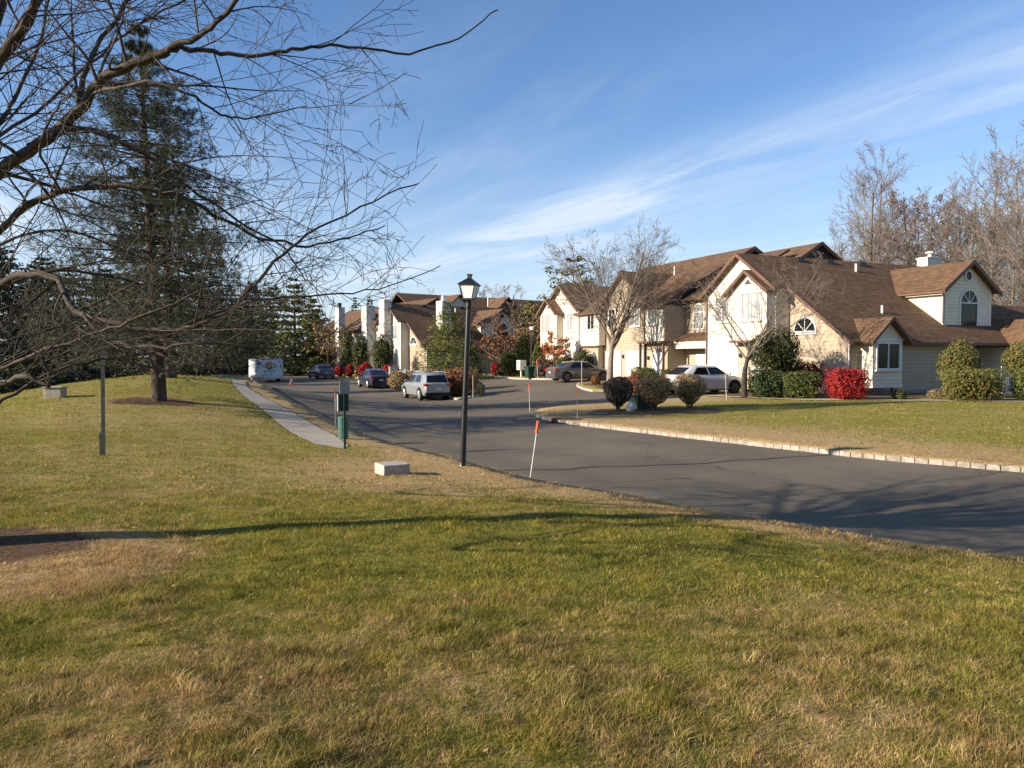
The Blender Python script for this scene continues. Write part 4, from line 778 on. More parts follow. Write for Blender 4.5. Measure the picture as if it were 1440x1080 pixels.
# ---- the big bare tree at the left, close to the camera
def near_tree():
    bx,by=-5.05,6.2; e=empty('bare_tree',(bx,by,T(bx,by)),0,'large spreading bare tree whose branches reach in from the left edge','tree'); O=np.array([bx,by,T(bx,by)]); out=[]
    W=lambda px,py,Y: np.array(at(px,py,Y))-O
    crotch=np.array([.14,.02,2.75]); out.append((np.array([[0,0,-.1],[.02,0,.5],[.07,.01,1.5],crotch,[.2,.1,3.3]]),np.array([.24,.18,.165,.16,.12]),0))
    limbs=[ # pixel polylines with depth, radius start/end
     ([(-60,330,6.1),(0,240,6.0),(60,200,5.9),(110,155,5.8),(140,115,5.7),(185,92,5.6),(235,72,5.5)],.09,.045),
     ([(235,72,5.5),(270,68,5.5),(320,76,5.6),(380,76,5.7),(430,68,5.8),(490,66,5.9),(560,74,6.1),(640,56,6.3),(700,12,6.4)],.032,.008),
     ([(235,72,5.5),(290,45,5.3),(330,5,5.1),(360,-50,5.)],.036,.02),
     ([(110,155,5.8),(122,95,6.0),(165,25,6.2),(215,-40,6.4)],.04,.018),
     ([(-60,180,6.4),(0,85,6.3),(30,55,6.2),(60,-10,6.)],.05,.03),
     ([(-60,280,6.8),(0,175,7.1),(25,130,7.3),(55,60,7.5),(70,-20,7.7)],.045,.02),
     ([(-60,400,6.3),(0,325,6.2),(40,290,6.1),(85,270,6.0),(160,262,6.0),(240,272,6.1),(300,300,6.3),(370,335,6.5),(440,345,6.7),(500,330,6.9),(540,318,7.)],.06,.008),
     ([(85,270,6.),(60,220,5.6),(75,160,5.3),(110,120,5.)],.02,.008),
     ([(40,205,5.9),(120,180,6.2),(200,215,6.6),(270,265,6.9),(350,320,7.2),(395,345,7.4),(430,395,7.6)],.035,.008),
     ([(70,195,5.9),(110,150,5.2),(180,118,4.9),(250,125,4.8),(310,160,4.9),(350,165,5.),(430,150,5.1)],.022,.006),
     ([(-60,470,6.),(0,400,5.8),(50,385,5.6),(80,395,5.5),(110,438,5.3),(200,462,5.2),(250,462,5.2),(290,455,5.2),(330,430,5.3),(390,365,5.5),(440,325,5.8),(520,285,6.1),(590,255,6.3)],.055,.008),
     ([(250,462,5.2),(330,432,5.6),(400,418,6.),(460,416,6.2),(540,404,6.4),(620,375,6.6)],.022,.006),
     ([(-60,520,5.5),(0,520,5.4),(60,492,5.2),(130,470,5.),(190,450,4.9),(280,410,4.9)],.03,.01),
     ([(110,438,5.3),(160,480,5.),(230,487,4.8),(290,480,4.8),(350,486,4.9),(400,490,5.),(440,483,5.1),(475,462,5.2)],.018,.006),
     ([(-60,560,5.2),(0,540,5.),(40,530,4.9),(70,545,4.9),(60,505,4.8)],.06,.012),
     ([(-60,450,7.2),(20,395,7.4),(100,380,7.6),(200,400,7.9),(290,420,8.2),(370,420,8.5)],.045,.01),
     ([(-60,380,7.6),(30,330,8.),(120,330,8.3),(220,370,8.7),(330,405,9.2)],.04,.01),
     ([(-60,230,7.5),(60,150,8.2),(160,60,8.8),(240,10,9.2),(330,-40,9.6)],.045,.015),
     ([(-60,200,5.),(-10,90,4.6),(40,20,4.3),(60,-60,4.)],.04,.02),
     ([(-60,600,6.6),(10,560,6.8),(80,520,7.),(160,505,7.2),(240,520,7.4),(300,505,7.6)],.04,.008),
     ([(-60,500,8.2),(40,470,8.6),(130,455,9.),(230,470,9.4),(320,450,9.8)],.04,.01)]
    sub=dict(n=[1,1,7,4,3],seg=[5,5,9,6,3],wob=[.05,.06,.055,.08,.12],up=[0,.0,-.012,.0,.01],t0=[0,.1,.08,.12,.15],ang=[0,45,36,38,44],lr=[0,.5,.6,.55,.42],rr=[0,.45,.48,.5,.55],tip=.0021)
    cw=np.array([0,0,ZC])
    def proj(pts):
        q=pts+O; vis=q[:,1]>.5; yy=np.maximum(q[:,1],.5); return q,vis,720+q[:,0]/yy*FX,503-(q[:,2]-ZC)/yy*FX
    def cull(pts,l):
        q,vis,pxx,py=proj(pts)
        if np.min(np.linalg.norm(q-cw,axis=1))<1.6: return True
        if (vis&(py>556-.1*np.clip(pxx,0,600))&(pxx>-40)).any(): return True
        return l>=2 and (vis&(pxx>(620 if l==2 else 600))).any()
    def cull2(pts,l):                                     # crown above and behind the picture only
        q,vis,pxx,py=proj(pts); return cull(pts,l) or (l>0 and (vis&(pxx>30)&(py>0)).any())
    sub['cull']=cull; sub['curl']=.05
    for li,(pl,r0,r1) in enumerate(limbs):
        P=[W(*p) for p in pl]
        if pl[0][0]<0: P=[crotch+(P[0]-crotch)*0.,crotch+(P[0]-crotch)*.45+np.array([0,0,.0])]+P; 
        P=np.array([np.array(c) for c in P]); tt=np.linspace(0,len(P)-1,len(P)*4); i=np.clip(tt.astype(int),0,len(P)-2); f=(tt-i)[:,None]
        Pm=P[np.clip(i-1,0,len(P)-1)]; P0=P[i]; P1=P[i+1]; P2=P[np.clip(i+2,0,len(P)-1)]
        C_=.5*((2*P0)+(P1-Pm)*f+(2*Pm-5*P0+4*P1-P2)*f**2+(3*P0-Pm-3*P1+P2)*f**3); C_+=rng.normal(0,.008,C_.shape)*(np.arange(len(C_))>0)[:,None]
        rr=np.linspace(r0*.62,r1*.7,len(C_)); out.append((C_,rr,1))
        L=np.linalg.norm(np.diff(C_,axis=0),axis=1).sum(); kids=int(L*4.8)
        for j in range(kids):
            t=(.12 if pl[0][0]>0 else .3)+(.88 if pl[0][0]>0 else .7)*(j+rng.random())/kids; k=min(int(t*(len(C_)-1)),len(C_)-2); ax=C_[k+1]-C_[k]; ax/=np.linalg.norm(ax); s=np.cross(ax,rv(1)[0]); s/=np.linalg.norm(s); an=R(rng.uniform(28,62)); nd=ax*math.cos(an)+s*math.sin(an); rc=rr[k]
            branch(out,C_[k],nd,rng.uniform(.5,1.9)*(1.15-.62*t)*(1.35 if r0>.04 else 1.),max(.004,min(.022,rc*.42)),2,sub)
    # limbs on the far side and overhead, outside the frame, that throw the wide crown shadow
    for j in range(20):
        a=rng.uniform(1.2,5.2); el=rng.uniform(.25,1.25); d=np.array([math.cos(a)*math.cos(el),math.sin(a)*math.cos(el),math.sin(el)]); branch(out,crotch,d,rng.uniform(2.6,4),.05,1,dict(sub,n=[1,1,6,4,2],up=[0,.03,.01,0,0],cull=cull2))
    for j in range(14):
        a=j*2.4; q=rng.uniform(.15,.8); d=np.array([math.cos(a)*q,math.sin(a)*q,1.]); branch(out,crotch,d/np.linalg.norm(d),rng.uniform(3.,4.2),.055,1,dict(sub,n=[1,1,7,4,2],up=[0,.03,.01,0,0],cull=cull2))
    keep=out
    a,b=tubes(keep); a.build('trunk',M['bark'],e,smooth=True); b.build('branches',M['twig'],e,smooth=True)
    return len(keep)
print('near tree polylines',near_tree())
# ---- grass
def grass():
    V=[];F=[];n0=0; D=[]
    def batch(n,ymin,ymax,hb,wb):
        y=rng.uniform(ymin,ymax,n); x=rng.uniform(-1,1,n)*(y*.74+.5); X=np.c_[x,y]
        # clumping
        cl=np.sin(x*7.1+2*np.sin(y*5))*np.sin(y*8.3+1.5*np.sin(x*6))+rng.uniform(-.9,1.2,n); X=X[cl>-.7]
        mu=mulchf(X); d1=dist(outline,X); ok=~((inside(outline,X))&(d1>.02+.16*rng.random(len(X))**2*(.5+.5*np.sin(X[:,0]*2.3+X[:,1]*3.1))))&~inside(SW,X)&~inside(PT,X)&(mu<.45+.2*rng.random(len(X))); X=X[ok]
        m=len(X); dry=dryf(X); tall=1+.9*(np.sin(X[:,0]*11.3+3*np.sin(X[:,1]*3.7))*np.sin(X[:,1]*9.7+2*np.sin(X[:,0]*4.1))>.86); z=T(X[:,0],X[:,1])-.008; h=hb*tall*rng.uniform(.4,1.25,m)*(.92+.33*np.sin(X[:,0]*3.3+1.3*np.sin(X[:,1]*2.9))*np.sin(X[:,1]*4.1+X[:,0]))*(1-.35*np.clip(dry,0,1)); w_=wb*rng.uniform(.7,1.3,m); a=rng.uniform(0,6.28,m); lean=rng.uniform(.2,1.7,m)*h; b=a+rng.normal(0,.8,m)+1.57
        B=np.c_[X,z]; s=np.c_[np.cos(a),np.sin(a),np.zeros(m)]*w_[:,None]/2; o=np.c_[np.cos(b)*lean,np.sin(b)*lean,np.zeros(m)]; up=np.array([0,0,1.])*h[:,None]
        v=np.stack([B-s,B+s,B+s*.7+o*.35+up*.62,B-s*.7+o*.35+up*.62,B+o+up],1).reshape(-1,3); return v,m,np.repeat(dry,5)
    qs=[];ts=[];n=0
    for args in [(330000,2.3,5.2,.04,.0034),(270000,5.2,9.5,.038,.005),(170000,9.5,17,.032,.01),(90000,17,34,.034,.022)]:
        v,m,d=batch(*args); V.append(v); D.append(d); i=np.arange(m)*5+n; qs.append(np.c_[i,i+1,i+2,i+3]); ts.append(np.c_[i+3,i+2,i+4]); n+=len(v)
    mb=MB(); mb.v=[np.vstack(V)]; mb.n=n; mb.fa=[np.vstack(qs),np.vstack(ts)]
    o=mb.build('grass',M['blade'],attr={'dry':np.concatenate(D)}); tag(o,'short patchy lawn grass, green and straw coloured','grass',kind='stuff')
grass()
mb=MB(); n=800; y=rng.uniform(2.8,26,n)**1.0; x=rng.uniform(-1,1,n)*y*.7; X=np.c_[x,y]; ok=~inside(outline,X); X=X[ok]; c=np.c_[X,T(X[:,0],X[:,1])+.03]; leaves(mb,c,.032,.7,np.tile([0,0,1.],(len(c),1)),.5)
tag(mb.build('fallen_leaves',M['leaff']),'scattered dry fallen leaves on the lawn','leaves',kind='stuff')
# ------------------------------------------------------------------ street things
def azr(az): return R(90-az)          # rotation for local +x pointing to compass azimuth az (0 = +Y, clockwise)
def cyl(mb,c,ax,r,h,k=20,r2=None):
    c=np.array(c,float); ax=np.array(ax,float); ax/=np.linalg.norm(ax); mb.tube([c-ax*h/2,c+ax*h/2],[r,r if r2 is None else r2],k)
def car(name,pos,az,label,paint,L=4.5,W=1.82,H=1.48,kind='hatch',rim='rim',rails=False,group=None,gc=.17,wr=.33,plate='plate'):
    e=empty(name,pos,azr(az),label,'car',group)
    m=mat(name+' paint',paint,.28,tuple(c*.9 for c in paint),2,spec=.5,coat=.8,metal=.25)
    P={ # x fraction (front=+.5): z of body top, as fraction of H ; greenhouse xf_base,xf_roof,xr_roof,xr_base
     'suv':([(.5,.50),(.47,.56),(.34,.615),(.2,.64),(0,.645),(-.3,.66),(-.46,.665),(-.5,.60)],(.235,.10,-.40,-.475),.645),
     'hatch':([(.5,.44),(.46,.54),(.34,.61),(.22,.65),(0,.655),(-.3,.68),(-.45,.67),(-.5,.55)],(.25,.03,-.27,-.47),.655),
     'lift':([(.5,.42),(.46,.50),(.36,.58),(.25,.63),(0,.64),(-.3,.67),(-.46,.69),(-.5,.60)],(.30,.06,-.18,-.46),.64),
     'sedan':([(.5,.42),(.46,.52),(.32,.61),(.2,.655),(0,.655),(-.28,.68),(-.44,.69),(-.49,.66),(-.5,.5)],(.215,.05,-.20,-.40),.655)}[kind]
    st,(fb,fr,rr_,rb),belt=P; hw=W/2
    mb=MB(); rings=[]
    for i,(xf,zf) in enumerate(st):
        end=abs(xf)>.48; w_=hw*(.80 if end else (.93 if abs(xf)>.44 else (.985 if abs(xf)>.3 else 1.)))
        zb=gc+(.12 if end else (.06 if abs(xf)>.44 else 0)); zt=zf*H; d=zt-zb
        hf=[(0,zb),(w_*.86,zb),(w_*.97,zb+.08),(w_,zb+.36*d),(w_*.992,zb+.66*d),(w_*.965,zb+.9*d),(w_*.88,zt-.005),(w_*.55,zt+.018),(0,zt+.03)]
        rings.append([(xf*L,y,z) for y,z in hf]+[(xf*L,-y,z) for y,z in hf[-2:0:-1]])
    k=len(rings[0]); V=[p for r_ in rings for p in r_]; F=[(i*k+j,i*k+(j+1)%k,(i+1)*k+(j+1)%k,(i+1)*k+j) for i in range(len(rings)-1) for j in range(k)]; F+=[tuple(range(k)),tuple(range((len(rings)-1)*k,len(rings)*k))]
    mb.add(V,F); b=mb.build('body',m,e,smooth=True,fix=True); b.data.set_sharp_from_angle(angle=R(42))
    # greenhouse
    zb=belt*H-.03; levels=[(0,1.),(.08,.985),(.76,.85),(.9,.79),(1.,.55)]; groups={}
    def ring(t,wf):
        z=zb+t*(H-zb)*(1. if t<1 else 1.); xf=(fb+(fr-fb)*min(t,1)**.9)*L; xr=(rb+(rr_-rb)*min(t,1)**1.1)*L; h=hw*.93*wf
        if t>=1: xf-=.22; xr+=.3
        side=[0,.05,.42,.455,.80,.95]; pts=[(xf+.04,0,z),(xf,h*.84,z)]+[(xf+(xr-xf)*q-(0.02 if q==0 else 0),h*(1 if q>0 and q<.95 else .93),z) for q in side]+[(xr,h*.8,z),(xr-.03,0,z)]
        return pts+[(x,-y,z_) for x,y,z_ in pts[-2:0:-1]]
    Rg=[ring(t,wf) for t,wf in levels]; k=len(Rg[0]); half=(k//2)
    nmj=lambda j: j if j<half else k-1-j
    cab=MB(); nm={0:'windshield',3:'side_window',5:'side_window',half-1:'rear_window'}
    for i in range(len(Rg)-1):
        for j in range(k):
            q=[Rg[i][j],Rg[i][(j+1)%k],Rg[i+1][(j+1)%k],Rg[i+1][j]]; jj=nmj(j)
            if i==1 and jj in nm: 
                key=(nm[jj],jj,j if jj not in(0,half-1) else 0); groups.setdefault(key,MB()).add(q,[(0,1,2,3)])
            else: cab.add(q,[(0,1,2,3)])
    cab.add(Rg[-1],[tuple(range(k))])
    bm=None; o=cab.build('roof',m,e,smooth=True); bm=bmesh.new(); bm.from_mesh(o.data); bmesh.ops.remove_doubles(bm,verts=bm.verts,dist=.001); bmesh.ops.recalc_face_normals(bm,faces=bm.faces); bm.to_mesh(o.data); bm.free(); o.data.set_sharp_from_angle(angle=R(50))
    for (n_,_,_),g in groups.items(): g.build(n_,M['cglass'],e,fix=True)
    for sx in (1,-1):
        for sy in (1,-1):
            wx=sx*L*.5-sx*L*(.195 if sx>0 else .185); we=empty('wheel',(wx,sy*(hw-.11),wr)); we.parent=e
            a=MB(); cyl(a,(0,0,0),(0,1,0),wr,.22,24); a.build('tyre',M['tyre'],we,smooth=False)
            r_=MB(); cyl(r_,(0,sy*.112,0),(0,1,0),wr*.68,.012,24)
            for q in range(5):
                an=q*2*math.pi/5; r_.tube([(0,sy*.122,0),(math.cos(an)*wr*.62,sy*.122,math.sin(an)*wr*.62)],[.035,.028],4)
            r_.build('rim',M[rim],we)
            c=MB(); 
            for q in range(12):
                a0,a1=math.pi*q/12,math.pi*(q+1)/12; R0,R1=wr+.0,wr+.075
                c.add([(wx+R0*math.cos(a0),sy*(hw+.004),wr+R0*math.sin(a0)),(wx+R1*math.cos(a0),sy*(hw+.004),wr+R1*math.sin(a0)),(wx+R1*math.cos(a1),sy*(hw+.004),wr+R1*math.sin(a1)),(wx+R0*math.cos(a1),sy*(hw+.004),wr+R0*math.sin(a1)),
                       (wx+R0*math.cos(a0),sy*(hw-.25),wr+R0*math.sin(a0)),(wx+R1*math.cos(a0),sy*(hw-.25),wr+R1*math.sin(a0)),(wx+R1*math.cos(a1),sy*(hw-.25),wr+R1*math.sin(a1)),(wx+R0*math.cos(a1),sy*(hw-.25),wr+R0*math.sin(a1))],[(0,1,2,3),(4,5,6,7),(0,4,7,3),(1,5,6,2)])
            c.build('wheel_arch',M['blackm'],e,fix=True)
    zt=.58*H
    for sy in (1,-1):
        a=MB(); a.box((-L*.503,sy*hw*.60 if sy>0 else -hw*.93,zt-.09),(-L*.44,hw*.93 if sy>0 else -hw*.60,zt+.05)); a.build('tail_light',M['tail'],e,bevel=.02)
        a=MB(); a.box((L*.44,(hw*.58 if sy>0 else -hw*.9),.42*H),(L*.492,(hw*.9 if sy>0 else -hw*.58),.50*H)); a.build('headlight',M['headl'],e,bevel=.02)
        a=MB(); mx=fb*L-.28; a.box((mx,sy*(hw-.02) if sy>0 else -hw-.17,belt*H+.0),(mx+.12,hw+.17 if sy>0 else -hw+.02,belt*H+.14)); a.build('mirror',m,e,bevel=.03)
    a=MB(); a.box((-L*.507,-hw*.86,gc+.03),(-L*.46,hw*.86,gc+.27)); a.build('rear_bumper',M['blackm'] if rails else m,e,bevel=.03)
    a=MB(); a.box((L*.46,-hw*.8,gc+.05),(L*.503,hw*.8,gc+.25)); a.build('front_grille',M['blackm'],e,bevel=.03)
    a=MB(); a.box((-L*.512,-.16,.40*H),(-L*.505,.16,.47*H)); a.build('number_plate',M[plate],e)
    if rails:
        for sy in (1,-1): a=MB(); a.tube([(fr*L-.1,sy*hw*.72,H+.0),(fr*L-.25,sy*hw*.72,H+.05),(rr_*L+.25,sy*hw*.72,H+.05),(rr_*L+.1,sy*hw*.72,H+.0)],.016,6); a.build('roof_rail',M['alu'],e)
    return e
def carpos(px,Y,az,L,dz=-.1,back=True):
    x,y,_=spot(px,Y); a=R(az); x+=math.sin(a)*L/2*(1 if back else 0); y+=math.cos(a)*L/2*(1 if back else 0); return (x,y,T(x,y)+dz)
car('parked_car',carpos(616,44.5,-26,4.6),-26,'silver sport utility car with roof rails parked at the kerb, nearest on the street',(.3,.315,.315),4.6,1.86,1.69,'suv',rails=True,gc=.24,wr=.37)
car('parked_car',carpos(536,57,-25,4.5),-25,'dark blue grey liftback car parked ahead of the silver one',(.03,.035,.055),4.5,1.76,1.49,'lift')
car('parked_car',carpos(460,74,-28,4.8),-28,'dark blue sedan parked farthest down the street, right of the trailer',(.02,.028,.06),4.8,1.84,1.45,'sedan',rim='rimd')
x_,y_=A_(-5.0,5.3); car('parked_car',(x_,y_,T(x_,y_)-.1),66,'white hatchback parked nose in on the driveway behind the round bushes',(.72,.73,.72),4.45,1.82,1.6,'hatch',gc=.21,wr=.36,rim='rimd')
x_,y_=spot(815,54)[:2]; car('parked_car',(x_,y_,T(x_,y_)-.1),66,'grey brown sedan parked in front of the tan twin garages',(.11,.095,.09),4.8,1.84,1.45,'sedan',rim='rimd')
x_,y_=spot(724,76)[:2]; car('parked_car',(x_,y_,T(x_,y_)-.05),20,'dark car mostly hidden behind the white mailbox unit',(.05,.05,.055),4.5,1.8,1.45,'sedan')
# trailer
def trailer():
    az=-27; p=carpos(379,71,az,5.2); e=empty('cargo_trailer',p,azr(az),'white enclosed cargo trailer with round emblem parked at the street edge','trailer')
    L,W,z0,z1=5.2,2.45,.42,2.32; h=W/2
    sec=[(-h,z0),(-h,z1-.12),(-h+.12,z1-.02),(0,z1+.03),(h-.12,z1-.02),(h,z1-.12),(h,z0)]
    a=MB(); a.prism([(-L/2,y,z) for y,z in sec],(L,0,0)); a.build('box_body',M['trail'],e,fix=True)
    a=MB()
    for sy in (1,-1): a.box((-L/2-.02,sy*h-.05,z0-.02),(-L/2+.05,sy*h+.05,z1-.1)); 
    o=a.build('corner_trim',M['alu'],e)
    a=MB(); a.box((-L/2-.015,-h+.05,z0-.06),(-L/2+.02,h-.05,z0+.02)); a.build('sill_bar',M['alu'],e)
    a=MB(); a.box((-L/2-.03,-h+.12,z0+.08),(-L/2,h-.12,z1-.28)); dr=a.build('ramp_door',M['trail'],e)
    for sy in (1,-1): a=MB(); a.box((-L/2-.07,sy*(h-.2)-.02,z0+.9),(-L/2-.03,sy*(h-.2)+.02,z0+1.3)); a.build('door_latch',M['blackm'],dr)
    for sy in (1,-1): a=MB(); a.box((-L/2-.05,sy*(h-.1)-.05,z0-.05),(-L/2-.02,sy*(h-.1)+.05,z0+.05)); a.build('tail_light',M['tail'],e)
    def ringm(r0,r1,a0,a1,n,col,name):
        q=MB()
        for i in range(n):
            t0,t1=R(a0+(a1-a0)*i/n),R(a0+(a1-a0)*(i+1)/n); c=[(-L/2-.036,.05+r*math.cos(t),1.62+r*.8*math.sin(t)) for r,t in ((r0,t0),(r1,t0),(r1,t1),(r0,t1))]; q.add(c,[(0,1,2,3)])
        q.build(name,mat('decal '+name,col,.5),dr)
    ringm(.27,.43,15,165,14,(.5,.16,.06),'emblem_arc'); ringm(.27,.43,195,345,14,(.1,.22,.12),'emblem_base'); ringm(0,.27,0,360,20,(.36,.33,.2),'emblem_disc')
    def text(s_,z,size,col,nm): 
        cu=bpy.data.curves.new(nm,'FONT'); cu.body=s_; cu.size=size; cu.align_x='CENTER'; cu.extrude=.003; o=bpy.data.objects.new(nm,cu); C.objects.link(o); o.parent=dr; o.location=(-L/2-.045,.05,z); o.rotation_euler=(R(90),0,R(-90)); o.data.materials.append(mat('decal '+nm,col,.5))
        dg=bpy.context.evaluated_depsgraph_get(); dg.update(); me=bpy.data.meshes.new_from_object(o.evaluated_get(dg)); o2=bpy.data.objects.new(nm,me); C.objects.link(o2); o2.parent=dr; o2.location=o.location; o2.rotation_euler=o.rotation_euler; bpy.data.objects.remove(o)
    text('WK',1.5,.3,(.06,.07,.06),'emblem_letters')
    q=MB(); x=-.62
    while x<.62: w_=random.uniform(.04,.1); q.box((-L/2-.04,-x-w_,1.0),(-L/2-.034,-x,1.0+random.uniform(.07,.11))); x+=w_+random.choice([.02,.02,.07])
    q.build('lettering',mat('decal lettering',(.12,.12,.13),.6),dr)
    for sx in (.35,-.45):
        for sy in (1,-1):
            we=empty('wheel',(sx,sy*(h+.0),.34)); we.parent=e; a=MB(); cyl(a,(0,0,0),(0,1,0),.34,.2,20); a.build('tyre',M['tyre'],we); a=MB(); cyl(a,(0,sy*.104,0),(0,1,0),.2,.01,16); a.build('rim',M['rim'],we)
    a=MB(); a.box((-.9,-h-.16,.62),(.8,-h,.7)); a.build('fender',M['alu'],e); a=MB(); a.box((-.9,h,.62),(.8,h+.16,.7)); a.build('fender',M['alu'],e)
    a=MB(); a.tube([(L/2,.6,.5),(L/2+1.2,0,.5)],.04,4); a.tube([(L/2,-.6,.5),(L/2+1.2,0,.5)],.04,4); a.build('hitch_frame',M['blackm'],e)
trailer()
def lamp_post(pos,label,Hs=3.45,lean=(0,0),rz=R(28),name='street_lamp'):
    e=empty(name,pos,0,label,'street lamp','street lamps'); e.rotation_euler=(lean[0],lean[1],0); k=Hs/3.45
    a=MB(); a.lathe([(.075,-.3),(.075,.0),(.062,.04),(.056,.08),(.052,1.),(.046,2.86)],16); a.lathe([(.046,2.85),(.06,2.87),(.06,2.95),(.04,2.99),(.04,3.03)],14); a.build('pole',M['black'],e,fix=True,smooth=False).scale=(k,k,k)
    def sq(r,z): return [(r*math.cos(rz+R(90*i)),r*math.sin(rz+R(90*i)),z) for i in range(4)]
    z0,z1,r0,r1=3.03,3.27,.125,.2
    h=empty('lantern'); h.parent=e; h.scale=(k,k,k)
    a=MB(); A=sq(r0+.012,z0-.02)+sq(r0+.012,z0+.008); a.add(A,[(0,1,2,3),(4,5,6,7)]+[(i,(i+1)%4,4+(i+1)%4,4+i) for i in range(4)]); 
    A=sq(r1+.035,z1)+sq(r1+.04,z1+.012)+sq(.06,z1+.12)+sq(.045,z1+.13)+sq(.045,z1+.175)+sq(.058,z1+.176)+sq(.058,z1+.2); a.add(A,[(0,1,2,3)]+[(j*4+i,j*4+(i+1)%4,j*4+4+(i+1)%4,j*4+4+i) for j in range(6) for i in range(4)]+[(24,25,26,27)])
    b0,b1=sq(r0,z0),sq(r1,z1)
    for i in range(4): a.tube([b0[i],b1[i]],.0085,5)
    a.build('lantern_frame',M['black'],h,fix=True)
    for i in range(4):
        g=MB(); f=.93; p=[np.array(b0[i]),np.array(b0[(i+1)%4]),np.array(b1[(i+1)%4]),np.array(b1[i])]; c=np.array([0,0,1.]); p=[np.array([q[0]*f,q[1]*f,q[2]]) for q in p]; g.add(p,[(0,1,2,3)]); g.build('lantern_pane',M['milk'],h)
    return e
lamp_post(spot(650,13.3,-.02),'black lamp post with square tapered lantern, leaning slightly, on the near verge',lean=(0,R(2.3)))
lamp_post(spot(747,62.5,0),'distant black lamp post beside the wheeled bins',Hs=4.55)
lamp_post(spot(1437,54,0),'black lamp post hidden beyond the right edge',Hs=3.45) if False else None
def stake(base,top,Y,label,tip=True,w=.007):
    x,y,z=spot(base[0],Y); X1=(top[0]-720)/FX*Y; z1=at(*top,Y)[2]; e=empty('marker_stake',(x,y,z),0,label,'marker stake','reflector stakes along the kerbs'); d=np.array([X1-x,0,max(.5,z1-z)]); a=MB(); s0=.78 if tip else 1.
    a.tube([d*-.05,d*s0],max(w,Y*.00038),6); a.build('rod',M['rodw'],e)
    if tip: a=MB(); a.tube([d*s0,d],max(w*2.2,Y*.0007),8); a.build('reflector_sleeve',M['orange'],e)
stake((746,681),(757,592),11.9,'tilted white stake with orange tip standing at the near road edge',w=.011)
stake((471,606),(471,545),20.5,'white stake with orange tip left of the green pedestal')
stake((812,589),(812,547),24.6,'white stake with orange tip at the corner of the right lawn')
stake((745,571),(744,540),30,'white stake with orange tip at the tip of the lawn island'); stake((665,562),(665,528),44,'plain white stake beside the brown hedge island',False)
stake((756,533),(755,507),59.5,'stake with orange tip beside the wheeled bins'); stake((818,533),(818,508),50,'pale stake in front of the grey brown sedan',False); stake((870,534),(870,512),46,'tan stake beside the pale street tree',False); stake((1022,558),(1019,505),34.5,'thin white stake in front of the white hatchback',False)
# concrete block with chipped edges
e=empty('concrete_block',spot(548,11.9,-.02),R(29),'low weathered concrete block lying in the grass','block'); a=MB(); a.box((-.2,-.26,0),(.24,.2,.19)); o=a.build('slab',M['conc'],e,bevel=.014); 
# left metal post
e=empty('sign_post',spot(143,13,-.02),R(20),'bare rusty grey metal sign post with short stub at its foot','post'); a=MB()
a.prism([(-.03,-.012,-.1),(.03,-.012,-.1),(.03,.012,-.1),(.018,.012,-.1),(.018,-.004,-.1),(-.018,-.004,-.1),(-.018,.012,-.1),(-.03,.012,-.1)],(0.02,0,2.05)); a.build('channel_post',M['galv'],e,fix=True); a=MB(); a.prism([(-.055,-.03,-.1),(.025,-.03,-.1),(.025,-.013,-.1),(-.055,-.013,-.1)],(0,0,.53)); a.build('stub',M['galv'],e,fix=True)
# pet waste station
e=empty('waste_bag_station',spot(484,16.1,-.02),R(26),'dark green post with grey sign plate and bag box beside the sidewalk end','sign post'); a=MB(); a.box((-.02,-.02,-.1),(.02,.02,1.5)); a.build('post',M['greend'],e)
a=MB(); a.box((-.11,-.035,1.22),(.11,-.022,1.5)); a.build('sign_plate',mat('sign back',(.22,.235,.25),.5,(.26,.275,.29),6),e,bevel=.008); a=MB(); a.box((-.13,.021,.84),(.1,.13,1.22)); a.build('bag_box',M['greend'],e,bevel=.012)
a=MB(); a.box((-.135,.03,.84),(-.13,.125,1.2)); a.build('box_label',M['alu'],e)
e=empty('utility_pedestal',spot(482,18.3,-.02),0,'round green utility pedestal behind the dark green post','pedestal'); a=MB(); a.lathe([(.125,-.1),(.125,.4),(.13,.405),(.13,.44),(.125,.445)],20); a.build('base_tube',M['greenp'],e,fix=True); a=MB(); a.lathe([(.132,.445),(.132,.54),(.118,.565),(.06,.575)],20); a.build('cap',M['greenp'],e,fix=True)
# trash can, cone, blocks in the hollow
e=empty('trash_can',spot(362.5,53,-.02),0,'round pebble concrete trash can with domed lid beside the sidewalk','trash can'); a=MB(); a.lathe([(.36,0),(.37,.1),(.37,.78),(.36,.8)],20); a.build('bin_body',M['pebble'],e,fix=True); a=MB(); a.lathe([(.37,.8),(.38,.86),(.3,1.0),(.12,1.07),(.02,1.08)],20); a.build('lid',M['conc'],e,fix=True); a=MB(); a.box((-.09,-.36,.84),(.09,-.30,.94)); a.build('opening_flap',M['blackm'],e)
e=empty('traffic_cone',spot(409.5,63,-.1),0,'orange and white traffic cone standing on the road right of the trailer','traffic cone'); a=MB(); a.box((-.19,-.19,0),(.19,.19,.04)); a.build('foot_plate',M['orange'],e); a=MB(); a.lathe([(.15,.04),(.12,.25),(.115,.25)],14); a.lathe([(.055,.55),(.035,.72),(.03,.72)],14); a.build('cone_body',M['orange'],e,fix=True); a=MB(); a.lathe([(.116,.25),(.056,.55)],14); a.build('white_band',M['white'],e,fix=True)
x_,y_=gp(78,559); e=empty('concrete_block',(x_,y_,T(x_,y_)),R(10),'grey concrete box standing in the shaded hollow at the left','block'); a=MB(); a.box((-.25,-.22,-.1),(.25,.22,.3)); a.build('box_body',M['conc'],e,bevel=.03); a=MB(); a.box((-.28,-.25,.3),(.28,.25,.34)); a.build('cover_slab',M['conc'],e,bevel=.01)
